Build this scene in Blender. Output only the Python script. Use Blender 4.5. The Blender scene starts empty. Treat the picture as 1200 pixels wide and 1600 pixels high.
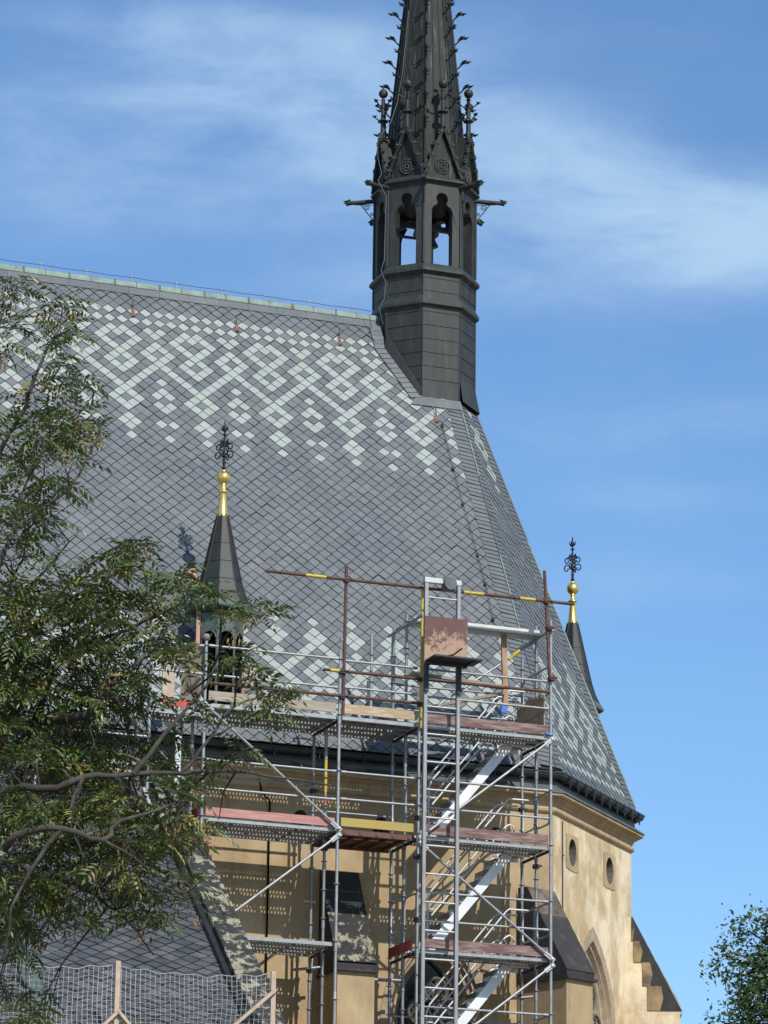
import bpy, bmesh, math, random
from mathutils import Vector, Matrix, noise
random.seed(7)
PI = math.pi
C = bpy.context.scene.collection
scene = bpy.context.scene

# ------------------------------------------------------------------ camera
CAM = Vector((0, 0, 2.02))
FPX = 5547.0
_p, _r, _y = (math.radians(a) for a in (16.32, .78, 69.44))
_F = Vector((math.cos(_p)*math.cos(_y), math.cos(_p)*math.sin(_y), math.sin(_p)))
_R0 = Vector((math.sin(_y), -math.cos(_y), 0)); _U0 = _R0.cross(_F)
_R = _R0*math.cos(_r) + _U0*math.sin(_r)
_U = -_R0*math.sin(_r) + _U0*math.cos(_r)
cam_d = bpy.data.cameras.new('camera')
cam = bpy.data.objects.new('camera', cam_d); C.objects.link(cam)
m = Matrix((_R, _U, -_F)).transposed().to_4x4(); m.translation = CAM
cam.matrix_world = m
cam_d.sensor_fit = 'VERTICAL'; cam_d.sensor_height = 24.0
cam_d.lens = 24.0*FPX/1600.0
cam_d.clip_start = .5; cam_d.clip_end = 6000
scene.camera = cam

# ------------------------------------------------------------------ sky, sun, exposure
SUN = Vector((.15, -1.0, .90)).normalized()
SKY_STRENGTH = .091
SUN_STRENGTH = 4.6
world = bpy.data.worlds.new("World"); scene.world = world; world.use_nodes = True
wt = world.node_tree; wt.nodes.clear()
def wn(t, **k):
    n = wt.nodes.new(t)
    for a, b in k.items(): setattr(n, a, b)
    return n
w_out = wn('ShaderNodeOutputWorld'); w_bg = wn('ShaderNodeBackground')
w_sky = wn('ShaderNodeTexSky', sky_type='NISHITA', sun_disc=False)
w_sky.sun_elevation = math.asin(SUN.z); w_sky.sun_rotation = math.atan2(SUN.x, SUN.y)
w_sky.air_density = 1.15; w_sky.dust_density = .35; w_sky.ozone_density = 2.2
w_tc = wn('ShaderNodeTexCoord')
L_ = wt.links.new
def wm(op, a_, b_=None, c_=None):
    n_ = wn('ShaderNodeMath', operation=op)
    for i_, v_ in enumerate((a_, b_, c_)):
        if v_ is None: continue
        if isinstance(v_, (int, float)): n_.inputs[i_].default_value = v_
        else: L_(v_, n_.inputs[i_])
    return n_.outputs[0]
def wdot(vec):
    n_ = wn('ShaderNodeVectorMath', operation='DOT_PRODUCT'); L_(w_tc.outputs['Generated'], n_.inputs[0]); n_.inputs[1].default_value = vec; return n_.outputs['Value']
c_u, c_v = wdot((.936, -.351, 0)), wdot((0, 0, 1))            # east-south-east component and height of the sky direction
c_xy = wn('ShaderNodeCombineXYZ'); L_(c_u, c_xy.inputs[0]); L_(c_v, c_xy.inputs[1])
def cnoise(scale, rot, stretch, loc, detail, rough, dist):
    mp_ = wn('ShaderNodeMapping'); mp_.inputs['Rotation'].default_value = (0, 0, rot); mp_.inputs['Scale'].default_value = stretch; mp_.inputs['Location'].default_value = loc
    L_(c_xy.outputs[0], mp_.inputs['Vector']); n_ = wn('ShaderNodeTexNoise'); n_.inputs['Scale'].default_value = scale; n_.inputs['Detail'].default_value = detail
    n_.inputs['Roughness'].default_value = rough; n_.inputs['Distortion'].default_value = dist; L_(mp_.outputs[0], n_.inputs['Vector']); return n_.outputs[0]
n_big = cnoise(7, .35, (1, 2.2, 1), (2.3, .4, 0), 5, .55, .35)
n_fib = cnoise(17, .30, (1, 3.0, 1), (.7, 5.1, 0), 9, .62, .35)
banks = [(-.060, .382, .06, .022, .42), (-.010, .388, .04, .024, .44), (-.07, .362, .05, .009, .22), (-.06, .408, .06, .008, .22), (.080, .359, .055, .014, .70), (.100, .352, .03, .009, .50), (.045, .372, .030, .016, .46), (.035, .341, .06, .009, .36), (.085, .305, .05, .008, .22), (.078, .262, .04, .009, .30), (.09, .285, .05, .006, .2)]
acc = None
for (u0_, v0_, a_, b_, k_) in banks:
    e_ = wm('ADD', wm('POWER', wm('DIVIDE', wm('SUBTRACT', c_u, u0_), a_), 2), wm('POWER', wm('DIVIDE', wm('SUBTRACT', c_v, v0_), b_), 2))
    g_ = wm('MULTIPLY', wm('EXPONENT', wm('MULTIPLY', e_, -1.0)), k_); acc = g_ if acc is None else wm('ADD', acc, g_)
far_ = wm('MULTIPLY', wm('GREATER_THAN', wm('ABSOLUTE', c_u), .3), .5)      # the rest of the sky has some cirrus too
acc = wm('ADD', acc, wm('ADD', far_, .27))
w_n1 = wm('MULTIPLY', acc, wm('MAXIMUM', wm('ADD', wm('ADD', wm('MULTIPLY', n_big, 1.7), wm('MULTIPLY', n_fib, 1.5)), -.52), 0.0))
w_mul = wn('ShaderNodeMapRange'); w_mul.inputs['From Min'].default_value = .10; w_mul.inputs['From Max'].default_value = 1.45; w_mul.inputs['To Min'].default_value = 0; w_mul.inputs['To Max'].default_value = .95
w_mul.interpolation_type = 'SMOOTHERSTEP'; L_(w_n1, w_mul.inputs[0])
w_mix = wn('ShaderNodeMixRGB'); w_mix.inputs[2].default_value = (5.0, 7.3, 9.9, 1)
w_tint = wn('ShaderNodeMixRGB', blend_type='MULTIPLY'); w_tint.inputs[0].default_value = 1; w_tint.inputs[2].default_value = (1.0, 1.32, 1.66, 1)
L_(w_mul.outputs[0], w_mix.inputs[0])
L_(w_sky.outputs[0], w_tint.inputs[1]); L_(w_tint.outputs[0], w_mix.inputs[1])
L_(w_mix.outputs[0], w_bg.inputs[0]); w_bg.inputs[1].default_value = SKY_STRENGTH
L_(w_bg.outputs[0], w_out.inputs[0])
sun_d = bpy.data.lights.new('sun', 'SUN'); sun_d.energy = SUN_STRENGTH; sun_d.angle = math.radians(.5)
sun_d.color = (1, .955, .88)
sun = bpy.data.objects.new('sun', sun_d); C.objects.link(sun)
sun.rotation_euler = SUN.to_track_quat('Z', 'Y').to_euler()
sun.location = (10, 20, 60)
vs = scene.view_settings
vs.view_transform = 'Standard'; vs.look = 'None'; vs.exposure = 0; vs.gamma = 1; vs.use_curve_mapping = False
scene.cycles.max_bounces = 6; scene.cycles.transparent_max_bounces = 24

# ------------------------------------------------------------------ helpers
def at(px, py, y):
    """Point of the vertical plane Y = y seen at a pixel of the 1200 x 1600 photograph."""
    d = _F + _R*((px-600)/FPX) + _U*((800-py)/FPX)
    return CAM + d*((y-CAM.y)/d.y)
HF = Vector((_F.x, _F.y, 0)).normalized()
def at_depth(px, py, dist):
    d = _F + _R*((px-600)/FPX) + _U*((800-py)/FPX)
    return CAM + d*(dist/d.dot(HF))

def V(*a): return Vector(a)
class MB:
    def __init__(s): s.v = []; s.f = []; s.m = []; s.sm = []
    def add(s, vs, fs, mi=0, smooth=False):
        o = len(s.v); s.v += [tuple(p) for p in vs]
        for f in fs: s.f.append([o+i for i in f]); s.m.append(mi); s.sm.append(smooth)
        return s
    def quad(s, a, b, c, d, mi=0): return s.add([a, b, c, d], [(0, 1, 2, 3)], mi)
    def box(s, c, size, ax=None, mi=0):
        c = Vector(c); X, Y, Z = ax or (V(1,0,0), V(0,1,0), V(0,0,1)); sx, sy, sz = (q/2 for q in size)
        vs = [c + X*(sx*i) + Y*(sy*j) + Z*(sz*k) for i in (-1,1) for j in (-1,1) for k in (-1,1)]
        return s.add(vs, [(0,1,3,2),(4,6,7,5),(0,4,5,1),(2,3,7,6),(0,2,6,4),(1,5,7,3)], mi)
    def bar(s, a, b, w, h, up=V(0,0,1), mi=0):
        a = Vector(a); b = Vector(b); d = (b-a); L = d.length; d.normalize()
        sd = d.cross(up)
        if sd.length < 1e-4: sd = d.cross(V(1,0,0))
        sd.normalize(); u = sd.cross(d)
        return s.box((a+b)/2, (L, w, h), (d, sd, u), mi)
    def tube(s, pts, r, n=8, mi=0, cap=True, smooth=True):
        pts = [Vector(p) for p in pts]; k = len(pts)
        rs = r if isinstance(r, (list, tuple)) else [r]*k
        prev = None; rings = []
        for i, p in enumerate(pts):
            d = (pts[min(i+1, k-1)] - pts[max(i-1, 0)])
            if d.length < 1e-9: d = V(0,0,1)
            d.normalize()
            if prev is None:
                u = d.cross(V(0,0,1))
                if u.length < 1e-3: u = d.cross(V(1,0,0))
            else:
                u = prev - d*prev.dot(d)
                if u.length < 1e-3: u = d.cross(V(1,0,0))
            u.normalize(); prev = u; w = d.cross(u)
            rings.append([p + (u*math.cos(2*PI*j/n) + w*math.sin(2*PI*j/n))*rs[i] for j in range(n)])
        vs = [q for rg in rings for q in rg]; fs = []
        for i in range(k-1):
            for j in range(n):
                fs.append((i*n+j, i*n+(j+1) % n, (i+1)*n+(j+1) % n, (i+1)*n+j))
        s.add(vs, fs, mi, smooth)
        if cap:
            s.add(rings[0], [tuple(range(n))[::-1]], mi); s.add(rings[-1], [tuple(range(n))], mi)
        return s
    def lathe(s, prof, c, n=16, mi=0, smooth=True, rot=0., axis=None):
        """prof = [(r, z)...] about a vertical axis through c."""
        c = Vector(c); vs = []; fs = []
        X, Y, Z = axis or (V(1,0,0), V(0,1,0), V(0,0,1))
        for (r, z) in prof:
            for j in range(n):
                a = rot + 2*PI*j/n; vs.append(c + X*(r*math.cos(a)) + Y*(r*math.sin(a)) + Z*z)
        for i in range(len(prof)-1):
            for j in range(n): fs.append((i*n+j, i*n+(j+1) % n, (i+1)*n+(j+1) % n, (i+1)*n+j))
        fs.append(tuple(range(n))[::-1]); fs.append(tuple((len(prof)-1)*n+j for j in range(n)))
        return s.add(vs, fs, mi, smooth)
    def ball(s, c, r, n=14, k=8, mi=0, sz=1.):
        return s.lathe([(max(1e-4, r*math.sin(PI*i/k)), -r*sz*math.cos(PI*i/k)) for i in range(k+1)], c, n, mi)
    def torus(s, c, R, r, X, Y, n=20, k=6, mi=0):
        c = Vector(c); return s.tube([c + X*(R*math.cos(2*PI*i/n)) + Y*(R*math.sin(2*PI*i/n)) for i in range(n+1)], r, k, mi, False)
    def prism(s, poly, d, mi=0):
        """poly: list of 3d points, extruded by vector d."""
        n = len(poly); a = [Vector(p) for p in poly]; b = [p + Vector(d) for p in a]
        s.add(a + b, [tuple(range(n))[::-1], tuple(range(n, 2*n))] + [(i, (i+1) % n, n+(i+1) % n, n+i) for i in range(n)], mi)
        return s
    def build(s, name, mats, parent=None, auto=False):
        me = bpy.data.meshes.new(name); me.from_pydata(s.v, [], s.f)
        mats = mats if isinstance(mats, (list, tuple)) else [mats]
        for mt in mats: me.materials.append(mt)
        me.polygons.foreach_set('material_index', s.m); me.polygons.foreach_set('use_smooth', s.sm)
        me.update()
        o = bpy.data.objects.new(name, me); C.objects.link(o)
        if parent is not None:
            o.parent = parent; o.location = -world_loc(parent)
        return o
def fix_normals(o):
    bm = bmesh.new(); bm.from_mesh(o.data); bmesh.ops.recalc_face_normals(bm, faces=bm.faces); bm.to_mesh(o.data); bm.free()
    return o
def world_loc(o):
    l = Vector(o.location)
    while o.parent is not None: o = o.parent; l = l + Vector(o.location)
    return l
def thing(name, label, cat, loc=(0,0,0), group=None):
    o = bpy.data.objects.new(name, None); C.objects.link(o); o.location = loc; o.empty_display_size = .2
    return tag(o, label, cat, group)
def tag(o, label=None, cat=None, group=None, kind=None):
    if label: o['label'] = label
    if cat: o['category'] = cat
    if group: o['group'] = group
    if kind: o['kind'] = kind
    return o
def inst(src, parent, M):
    o = src.copy(); C.objects.link(o); o.parent = parent
    o.matrix_basis = Matrix.Translation(-world_loc(parent)) @ M
    return o

# ------------------------------------------------------------------ materials
def mat(name, col, rough=.7, metal=0., var=.0, vscale=3., col2=None, mixscale=2., mix=(.4, .65), bump=0., bscale=20., island=0., spec=.5,
        stretch=None, trans=0., coord='Object', extra=None, extra2=None):
    """Principled surface: base colour broken by noise towards col2, value noise, random value per island, bump."""
    mt = bpy.data.materials.new(name); mt.use_nodes = True; t = mt.node_tree; N = t.nodes; Lk = t.links.new
    b = N['Principled BSDF']; b.inputs['Roughness'].default_value = rough; b.inputs['Metallic'].default_value = metal
    b.inputs['Specular IOR Level'].default_value = spec
    tc = N.new('ShaderNodeTexCoord'); src = tc.outputs[coord]
    if stretch:
        mp = N.new('ShaderNodeMapping'); mp.inputs['Scale'].default_value = stretch; Lk(src, mp.inputs[0]); src = mp.outputs[0]
    rgb = N.new('ShaderNodeRGB'); rgb.outputs[0].default_value = (*col, 1); cur = rgb.outputs[0]
    if col2 is not None:
        n = N.new('ShaderNodeTexNoise'); n.inputs['Scale'].default_value = mixscale; n.inputs['Detail'].default_value = 7; n.inputs['Roughness'].default_value = .62
        Lk(src, n.inputs['Vector']); r = N.new('ShaderNodeValToRGB'); r.color_ramp.elements[0].position = mix[0]; r.color_ramp.elements[1].position = mix[1]
        Lk(n.outputs[0], r.inputs[0]); x = N.new('ShaderNodeMixRGB'); Lk(r.outputs[0], x.inputs[0]); Lk(cur, x.inputs[1]); x.inputs[2].default_value = (*col2, 1); cur = x.outputs[0]
    for ex in (extra, extra2):
        if ex is None: continue
        c3, sc3, lo, hi, st3 = ex
        n = N.new('ShaderNodeTexNoise'); n.inputs['Scale'].default_value = sc3; n.inputs['Detail'].default_value = 8; n.inputs['Roughness'].default_value = .7
        mp = N.new('ShaderNodeMapping'); mp.inputs['Scale'].default_value = st3; mp.inputs['Location'].default_value = (3.7, 1.1, 5.2); Lk(tc.outputs[coord], mp.inputs[0]); Lk(mp.outputs[0], n.inputs['Vector'])
        r = N.new('ShaderNodeValToRGB'); r.color_ramp.elements[0].position = lo; r.color_ramp.elements[1].position = hi
        Lk(n.outputs[0], r.inputs[0]); x = N.new('ShaderNodeMixRGB'); Lk(r.outputs[0], x.inputs[0]); Lk(cur, x.inputs[1]); x.inputs[2].default_value = (*c3, 1); cur = x.outputs[0]
    if var:
        n = N.new('ShaderNodeTexNoise'); n.inputs['Scale'].default_value = vscale; n.inputs['Detail'].default_value = 8; n.inputs['Roughness'].default_value = .65
        Lk(src, n.inputs['Vector']); mr = N.new('ShaderNodeMapRange'); mr.inputs['From Min'].default_value = .3; mr.inputs['From Max'].default_value = .7
        mr.inputs['To Min'].default_value = 1-var; mr.inputs['To Max'].default_value = 1+var; Lk(n.outputs[0], mr.inputs[0])
        h = N.new('ShaderNodeHueSaturation'); Lk(mr.outputs[0], h.inputs['Value']); Lk(cur, h.inputs['Color']); cur = h.outputs[0]
    if island:
        g = N.new('ShaderNodeNewGeometry'); mr = N.new('ShaderNodeMapRange'); mr.inputs['To Min'].default_value = 1-island; mr.inputs['To Max'].default_value = 1+island
        Lk(g.outputs['Random Per Island'], mr.inputs[0]); h = N.new('ShaderNodeHueSaturation'); Lk(mr.outputs[0], h.inputs['Value']); Lk(cur, h.inputs['Color']); cur = h.outputs[0]
        m1 = N.new('ShaderNodeMath'); m1.operation = 'MULTIPLY'; m1.inputs[1].default_value = 7.31; Lk(g.outputs['Random Per Island'], m1.inputs[0])
        m2 = N.new('ShaderNodeMath'); m2.operation = 'FRACT'; Lk(m1.outputs[0], m2.inputs[0])
        mr2 = N.new('ShaderNodeMapRange'); mr2.inputs['To Min'].default_value = .5-island*.10; mr2.inputs['To Max'].default_value = .5+island*.10
        Lk(m2.outputs[0], mr2.inputs[0]); Lk(mr2.outputs[0], h.inputs['Hue'])
    Lk(cur, b.inputs['Base Color'])
    if bump:
        n = N.new('ShaderNodeTexNoise'); n.inputs['Scale'].default_value = bscale; n.inputs['Detail'].default_value = 6; Lk(src, n.inputs['Vector'])
        bp = N.new('ShaderNodeBump'); bp.inputs['Strength'].default_value = bump; bp.inputs['Distance'].default_value = .02; Lk(n.outputs[0], bp.inputs['Height']); Lk(bp.outputs[0], b.inputs['Normal'])
    if trans:
        out = N['Material Output']; tr = N.new('ShaderNodeBsdfTranslucent'); Lk(cur, tr.inputs[0]); ms = N.new('ShaderNodeMixShader'); ms.inputs[0].default_value = trans
        Lk(b.outputs[0], ms.inputs[1]); Lk(tr.outputs[0], ms.inputs[2]); Lk(ms.outputs[0], out.inputs[0])
    return mt
def perforated(name, col):
    mt = mat(name, col, .45, .6, var=.18, vscale=9); t = mt.node_tree; N = t.nodes; Lk = t.links.new
    tc = N.new('ShaderNodeTexCoord'); sp = N.new('ShaderNodeSeparateXYZ'); Lk(tc.outputs['Object'], sp.inputs[0])
    def frac(sock, k, ofs=None):
        a = N.new('ShaderNodeMath'); a.operation = 'MULTIPLY'; a.inputs[1].default_value = k; Lk(sock, a.inputs[0]); s_ = a.outputs[0]
        if ofs is not None:
            b2 = N.new('ShaderNodeMath'); b2.operation = 'ADD'; Lk(s_, b2.inputs[0]); Lk(ofs, b2.inputs[1]); s_ = b2.outputs[0]
        f = N.new('ShaderNodeMath'); f.operation = 'FRACT'; Lk(s_, f.inputs[0]); return f.outputs[0], s_
    fy, sy = frac(sp.outputs[1], 12.5)
    fl = N.new('ShaderNodeMath'); fl.operation = 'FLOOR'; Lk(sy, fl.inputs[0]); hf = N.new('ShaderNodeMath'); hf.operation = 'MULTIPLY'; hf.inputs[1].default_value = .5; Lk(fl.outputs[0], hf.inputs[0])
    fx, _ = frac(sp.outputs[0], 16.0, hf.outputs[0])
    g1 = N.new('ShaderNodeMath'); g1.operation = 'LESS_THAN'; g1.inputs[1].default_value = .40; Lk(fx, g1.inputs[0])
    g2 = N.new('ShaderNodeMath'); g2.operation = 'LESS_THAN'; g2.inputs[1].default_value = .62; Lk(fy, g2.inputs[0])
    mu = N.new('ShaderNodeMath'); mu.operation = 'MULTIPLY'; Lk(g1.outputs[0], mu.inputs[0]); Lk(g2.outputs[0], mu.inputs[1])
    tr = N.new('ShaderNodeBsdfTransparent'); ms = N.new('ShaderNodeMixShader'); Lk(mu.outputs[0], ms.inputs[0]); Lk(N['Principled BSDF'].outputs[0], ms.inputs[1]); Lk(tr.outputs[0], ms.inputs[2])
    Lk(ms.outputs[0], N['Material Output'].inputs[0])
    return mt
M = {}
M['slate'] = mat('grey_slate', (.100, .112, .122), .62, var=.14, vscale=14, col2=(.132, .140, .142), mixscale=.8, mix=(.42, .7), island=.12, bump=.2, bscale=40)
M['slate_light'] = mat('pale_green_slate', (.285, .315, .288), .65, var=.07, vscale=14, island=.06, bump=.12, bscale=40)
M['slate_dark'] = mat('slate_underlay', (.022, .023, .026), .9)
M['slate_old'] = mat('old_slate', (.064, .068, .074), .55, var=.3, vscale=5, col2=(.115, .11, .105), mixscale=1.6, mix=(.5, .72), island=.28, bump=.25, bscale=30)
M['plaster'] = mat('ochre_plaster', (.345, .240, .125), .92, var=.12, vscale=1.3, col2=(.42, .32, .19), mixscale=.75, mix=(.40, .66), bump=.18, bscale=35, extra=((.25, .175, .095), 1.1, .47, .74, (1, 1, .30)), extra2=((.20, .145, .085), 2.2, .57, .80, (2.2, 2.2, .22)))
M['plaster_pale'] = mat('weathered_plaster', (.48, .352, .192), .92, var=.17, vscale=2.6, stretch=(1.1, 1.1, .75), col2=(.67, .555, .375), mixscale=1.25, mix=(.43, .57), bump=.18, bscale=35, extra=((.40, .29, .165), 1.5, .50, .70, (1, 1, .45)), extra2=((.31, .235, .145), 2.2, .60, .80, (2.2, 2.2, .26)))
M['stone'] = mat('sandstone', (.36, .275, .18), .9, var=.22, vscale=5, col2=(.24, .18, .12), mixscale=2, mix=(.45, .72), bump=.3, bscale=25)
M['stone_dark'] = mat('blackened_stone', (.028, .027, .026), .85, var=.3, vscale=6, col2=(.055, .05, .043), mixscale=3, mix=(.55, .8), bump=.3, bscale=20)
M['stone_quoin'] = mat('sooty_quoin_stone', (.28, .20, .10), .9, var=.3, vscale=4, col2=(.045, .04, .035), mixscale=1.7, mix=(.42, .58), bump=.3, bscale=20)
M['lichen'] = mat('lichen_stone', (.024, .023, .023), .9, var=.35, vscale=12, col2=(.26, .24, .165), mixscale=5, mix=(.495, .55), bump=.6, bscale=26, extra=((.024, .023, .023), 2.6, .52, .57, (1, 1, 1)))
M['brown_stone'] = mat('brown_weathered_stone', (.16, .115, .085), .9, var=.3, vscale=4, col2=(.05, .043, .038), mixscale=1.8, mix=(.45, .62), bump=.3, bscale=20)
M['tracery'] = mat('dark_tracery_stone', (.085, .072, .06), .9, var=.3, vscale=6)
M['niche'] = mat('shaded_niche_stone', (.115, .098, .082), .95, var=.4, vscale=6, col2=(.05, .045, .04), mixscale=3, mix=(.45, .65))  # recess shade painted into the colour of the niche stone
M['metal_dark'] = mat('dark_sheet_metal', (.021, .023, .021), .6, .06, var=.30, vscale=2.2, stretch=(3, 3, .9), col2=(.030, .036, .033), mixscale=1.2, mix=(.45, .7), bump=.08, bscale=8, extra=((.055, .05, .042), 3.0, .54, .75, (2, 2, .35)))
M['spire_metal'] = mat('weathered_spire_sheet', (.015, .017, .015), .66, .05, spec=.35, var=.5, vscale=5, stretch=(3, 3, .16), col2=(.016, .020, .018), mixscale=3.5, mix=(.42, .62), bump=.1, bscale=20, extra=((.07, .066, .055), 4, .55, .63, (4, 4, .14)))
M['ornament'] = mat('dark_ornament', (.022, .024, .022), .55, .2, var=.4, vscale=9, col2=(.11, .11, .095), mixscale=11, mix=(.55, .72))
M['iron'] = mat('black_iron', (.016, .016, .02), .45, .5)
M['gold'] = mat('gilding', (.86, .60, .18), .28, .85, var=.06, vscale=6, bump=.05, bscale=14)
M['verdigris'] = mat('verdigris_copper', (.20, .265, .225), .75, .1, var=.22, vscale=6, col2=(.14, .125, .095), mixscale=3.5, mix=(.52, .68))
M['cap_metal'] = mat('turret_cap_metal', (.016, .018, .017), .55, .08, var=.3, vscale=4, stretch=(2, 2, .6), col2=(.018, .026, .023), mixscale=2, mix=(.45, .65))
M['cap_green'] = mat('greened_copper', (.075, .105, .09), .65, .1, var=.3, vscale=5, col2=(.055, .07, .06), mixscale=3, mix=(.42, .62))
M['copper'] = mat('new_copper', (.50, .25, .185), .42, .45, var=.12, vscale=8)
M['lead'] = mat('lead_flashing', (.105, .115, .115), .6, .2, var=.25, vscale=3)
M['gutter'] = mat('dark_gutter', (.030, .034, .036), .42, .3, var=.3, vscale=5)
M['black'] = mat('flat_black', (.003, .003, .003), 1, spec=0)
M['glass'] = mat('leaded_glass', (.012, .013, .016), .25)
M['galv'] = mat('galvanised_tube', (.31, .315, .31), .45, .4, var=.2, vscale=7, col2=(.30, .31, .32), mixscale=4, mix=(.45, .7))
M['galv_old'] = mat('dull_galvanised_tube', (.26, .265, .27), .5, .6, var=.22, vscale=6, col2=(.17, .15, .13), mixscale=3, mix=(.5, .75))
M['alu'] = mat('aluminium', (.46, .47, .47), .45, .4, var=.14, vscale=6)
M['rust'] = mat('rusty_tube', (.095, .045, .034), .75, .2, var=.25, vscale=9, col2=(.16, .085, .06), mixscale=7, mix=(.5, .7))
M['yellow'] = mat('yellow_paint', (.50, .36, .045), .6, .1, var=.2, vscale=9, col2=(.20, .15, .06), mixscale=6, mix=(.55, .75))
M['red'] = mat('red_paint', (.42, .075, .06), .6, 0, var=.2, vscale=8)
M['blue'] = mat('blue_plastic', (.05, .17, .52), .5)
M['steel_dark'] = mat('dark_steel', (.04, .04, .045), .55, .4, var=.2, vscale=6)
M['stringer'] = mat('bright_aluminium', (.66, .665, .66), .5, .25, var=.12, vscale=5)
M['white_board'] = mat('worn_white_board', (.60, .58, .54), .8, var=.15, vscale=6, col2=(.42, .38, .33), mixscale=3, mix=(.5, .75))
M['cornice'] = mat('cornice_stone', (.40, .295, .165), .92, var=.16, vscale=4, stretch=(1, 1, .6), col2=(.27, .195, .11), mixscale=2.2, mix=(.45, .68), bump=.2, bscale=30)
M['perf'] = perforated('perforated_steel', (.36, .375, .39))
M['board_maroon'] = mat('maroon_board', (.150, .080, .074), .85, var=.22, vscale=6, stretch=(.6, 2, 5), col2=(.27, .205, .18), mixscale=3, mix=(.44, .66), bump=.15)
M['board_pink'] = mat('faded_red_board', (.40, .180, .158), .85, var=.14, vscale=5, stretch=(.5, 2, 5), col2=(.45, .29, .24), mixscale=3, mix=(.45, .7), bump=.1)
M['board_red'] = mat('red_board', (.45, .075, .055), .8, var=.18, vscale=6, col2=(.30, .06, .05), mixscale=4)
M['board_yellow'] = mat('yellow_board', (.40, .285, .055), .8, var=.14, vscale=6, stretch=(.5, 2, 6), col2=(.32, .24, .10), mixscale=3, bump=.1)
M['board_grey'] = mat('weathered_board', (.30, .26, .215), .9, var=.2, vscale=6, stretch=(.5, 3, 9), col2=(.42, .35, .25), mixscale=2.5, mix=(.45, .7), bump=.25, bscale=12)
M['board_tan'] = mat('dusty_tan_board', (.40, .30, .19), .9, var=.2, vscale=6, stretch=(.8, 3, 6), col2=(.60, .50, .37), mixscale=2.5, mix=(.5, .72), bump=.35, bscale=10)
M['ply_red'] = mat('redbrown_plywood_deck', (.12, .052, .038), .7, var=.2, vscale=5)
M['wood'] = mat('bare_timber', (.42, .26, .15), .85, var=.22, vscale=7, stretch=(2, 2, .5), col2=(.30, .185, .11), mixscale=4, bump=.15)
M['wood_grey'] = mat('greyed_timber', (.25, .20, .155), .9, var=.22, vscale=7, stretch=(.5, 2, 5), col2=(.36, .28, .20), mixscale=3, bump=.2)
M['wood_pink'] = mat('new_pale_timber', (.44, .345, .26), .9, var=.22, vscale=7)
M['panel'] = mat('worn_plywood_panel', (.115, .052, .045), .7, var=.15, vscale=5)
M['reed'] = mat('reed_matting', (.46, .33, .21), .9, var=.45, vscale=6, stretch=(30, 30, .8), bump=.6, bscale=14)
M['tarp'] = mat('grey_sacking', (.21, .175, .13), .95, var=.2, vscale=14, bump=.3, bscale=20)
M['net'] = mat('white_net_cord', (.50, .49, .46), .8)
M['concrete'] = mat('base_block_timber', (.40, .40, .39), .85, var=.15, vscale=5)
M['bark'] = mat('ash_bark', (.050, .043, .036), .95, var=.45, vscale=9, col2=(.11, .098, .082), mixscale=5, mix=(.5, .75), bump=.5, bscale=22)
M['leaf'] = mat('ash_leaf', (.084, .114, .028), .40, island=.5, trans=.14, spec=.5)
M['leaf_y'] = mat('yellowing_leaf', (.25, .22, .045), .5, island=.3, trans=.2)
M['seed'] = mat('dry_ash_keys', (.20, .115, .05), .7, island=.45)
M['leaf_far'] = mat('dark_tree_leaf', (.060, .100, .032), .45, island=.4, trans=.15)
M['ground_bounce'] = mat('warm_bounce_ground', (.20, .165, .125), .9, var=.2, vscale=.5)  # unseen ground, made pale and warm to bounce light onto the walls

# worn panel: pale scraped patch towards its foot (wear with a shape of its own)
def wear(mt, col, z0, z1, sc):
    t = mt.node_tree; N = t.nodes; Lk = t.links.new; b = N['Principled BSDF']; cur = b.inputs['Base Color'].links[0].from_socket
    tc = N.new('ShaderNodeTexCoord'); sp = N.new('ShaderNodeSeparateXYZ'); Lk(tc.outputs['Object'], sp.inputs[0])
    n = N.new('ShaderNodeTexNoise'); n.inputs['Scale'].default_value = sc; n.inputs['Detail'].default_value = 9; n.inputs['Roughness'].default_value = .72; Lk(tc.outputs['Object'], n.inputs[0])
    mr = N.new('ShaderNodeMapRange'); mr.inputs['From Min'].default_value = z0; mr.inputs['From Max'].default_value = z1; mr.inputs['To Min'].default_value = .27; mr.inputs['To Max'].default_value = -.17; Lk(sp.outputs[2], mr.inputs[0])
    a = N.new('ShaderNodeMath'); a.operation = 'ADD'; Lk(n.outputs[0], a.inputs[0]); Lk(mr.outputs[0], a.inputs[1])
    r = N.new('ShaderNodeValToRGB'); r.color_ramp.elements[0].position = .50; r.color_ramp.elements[1].position = .60; Lk(a.outputs[0], r.inputs[0])
    x = N.new('ShaderNodeMixRGB'); Lk(r.outputs[0], x.inputs[0]); Lk(cur, x.inputs[1]); x.inputs[2].default_value = (*col, 1); Lk(x.outputs[0], b.inputs['Base Color'])

# ------------------------------------------------------------------ ground
g = MB(); g.quad(V(-900,-900,0), V(900,-900,0), V(900,900,0), V(-900,900,0)); tag(g.build('ground', M['ground_bounce']), kind='structure')

# ------------------------------------------------------------------ church: plan
YW = 58.90; K = V(25.50, 58.90, 0); S8 = 4.07; Q = math.sqrt(.5)
K2 = K + V(Q*S8, Q*S8, 0); YR = 63.815; ZR = 26.05; YE, ZE = 58.72, 15.87
XL = 6.0
church = thing('church', 'tall ochre plastered church choir with patterned slate roof and dark metal spire', 'church', (20, 62, 0))
def mir(p): return V(p[0], 2*YR - p[1], p[2])
def outline(o):
    """wall line of the choir pushed out by o, from the far left of the south wall round the apse to the north wall"""
    t = math.tan(PI/8)
    a = [V(XL, YW-o, 0), V(K.x + t*o, YW-o, 0), V(K2.x + o, K2.y - t*o, 0)]
    return a + [mir(p) for p in reversed(a)]
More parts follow.
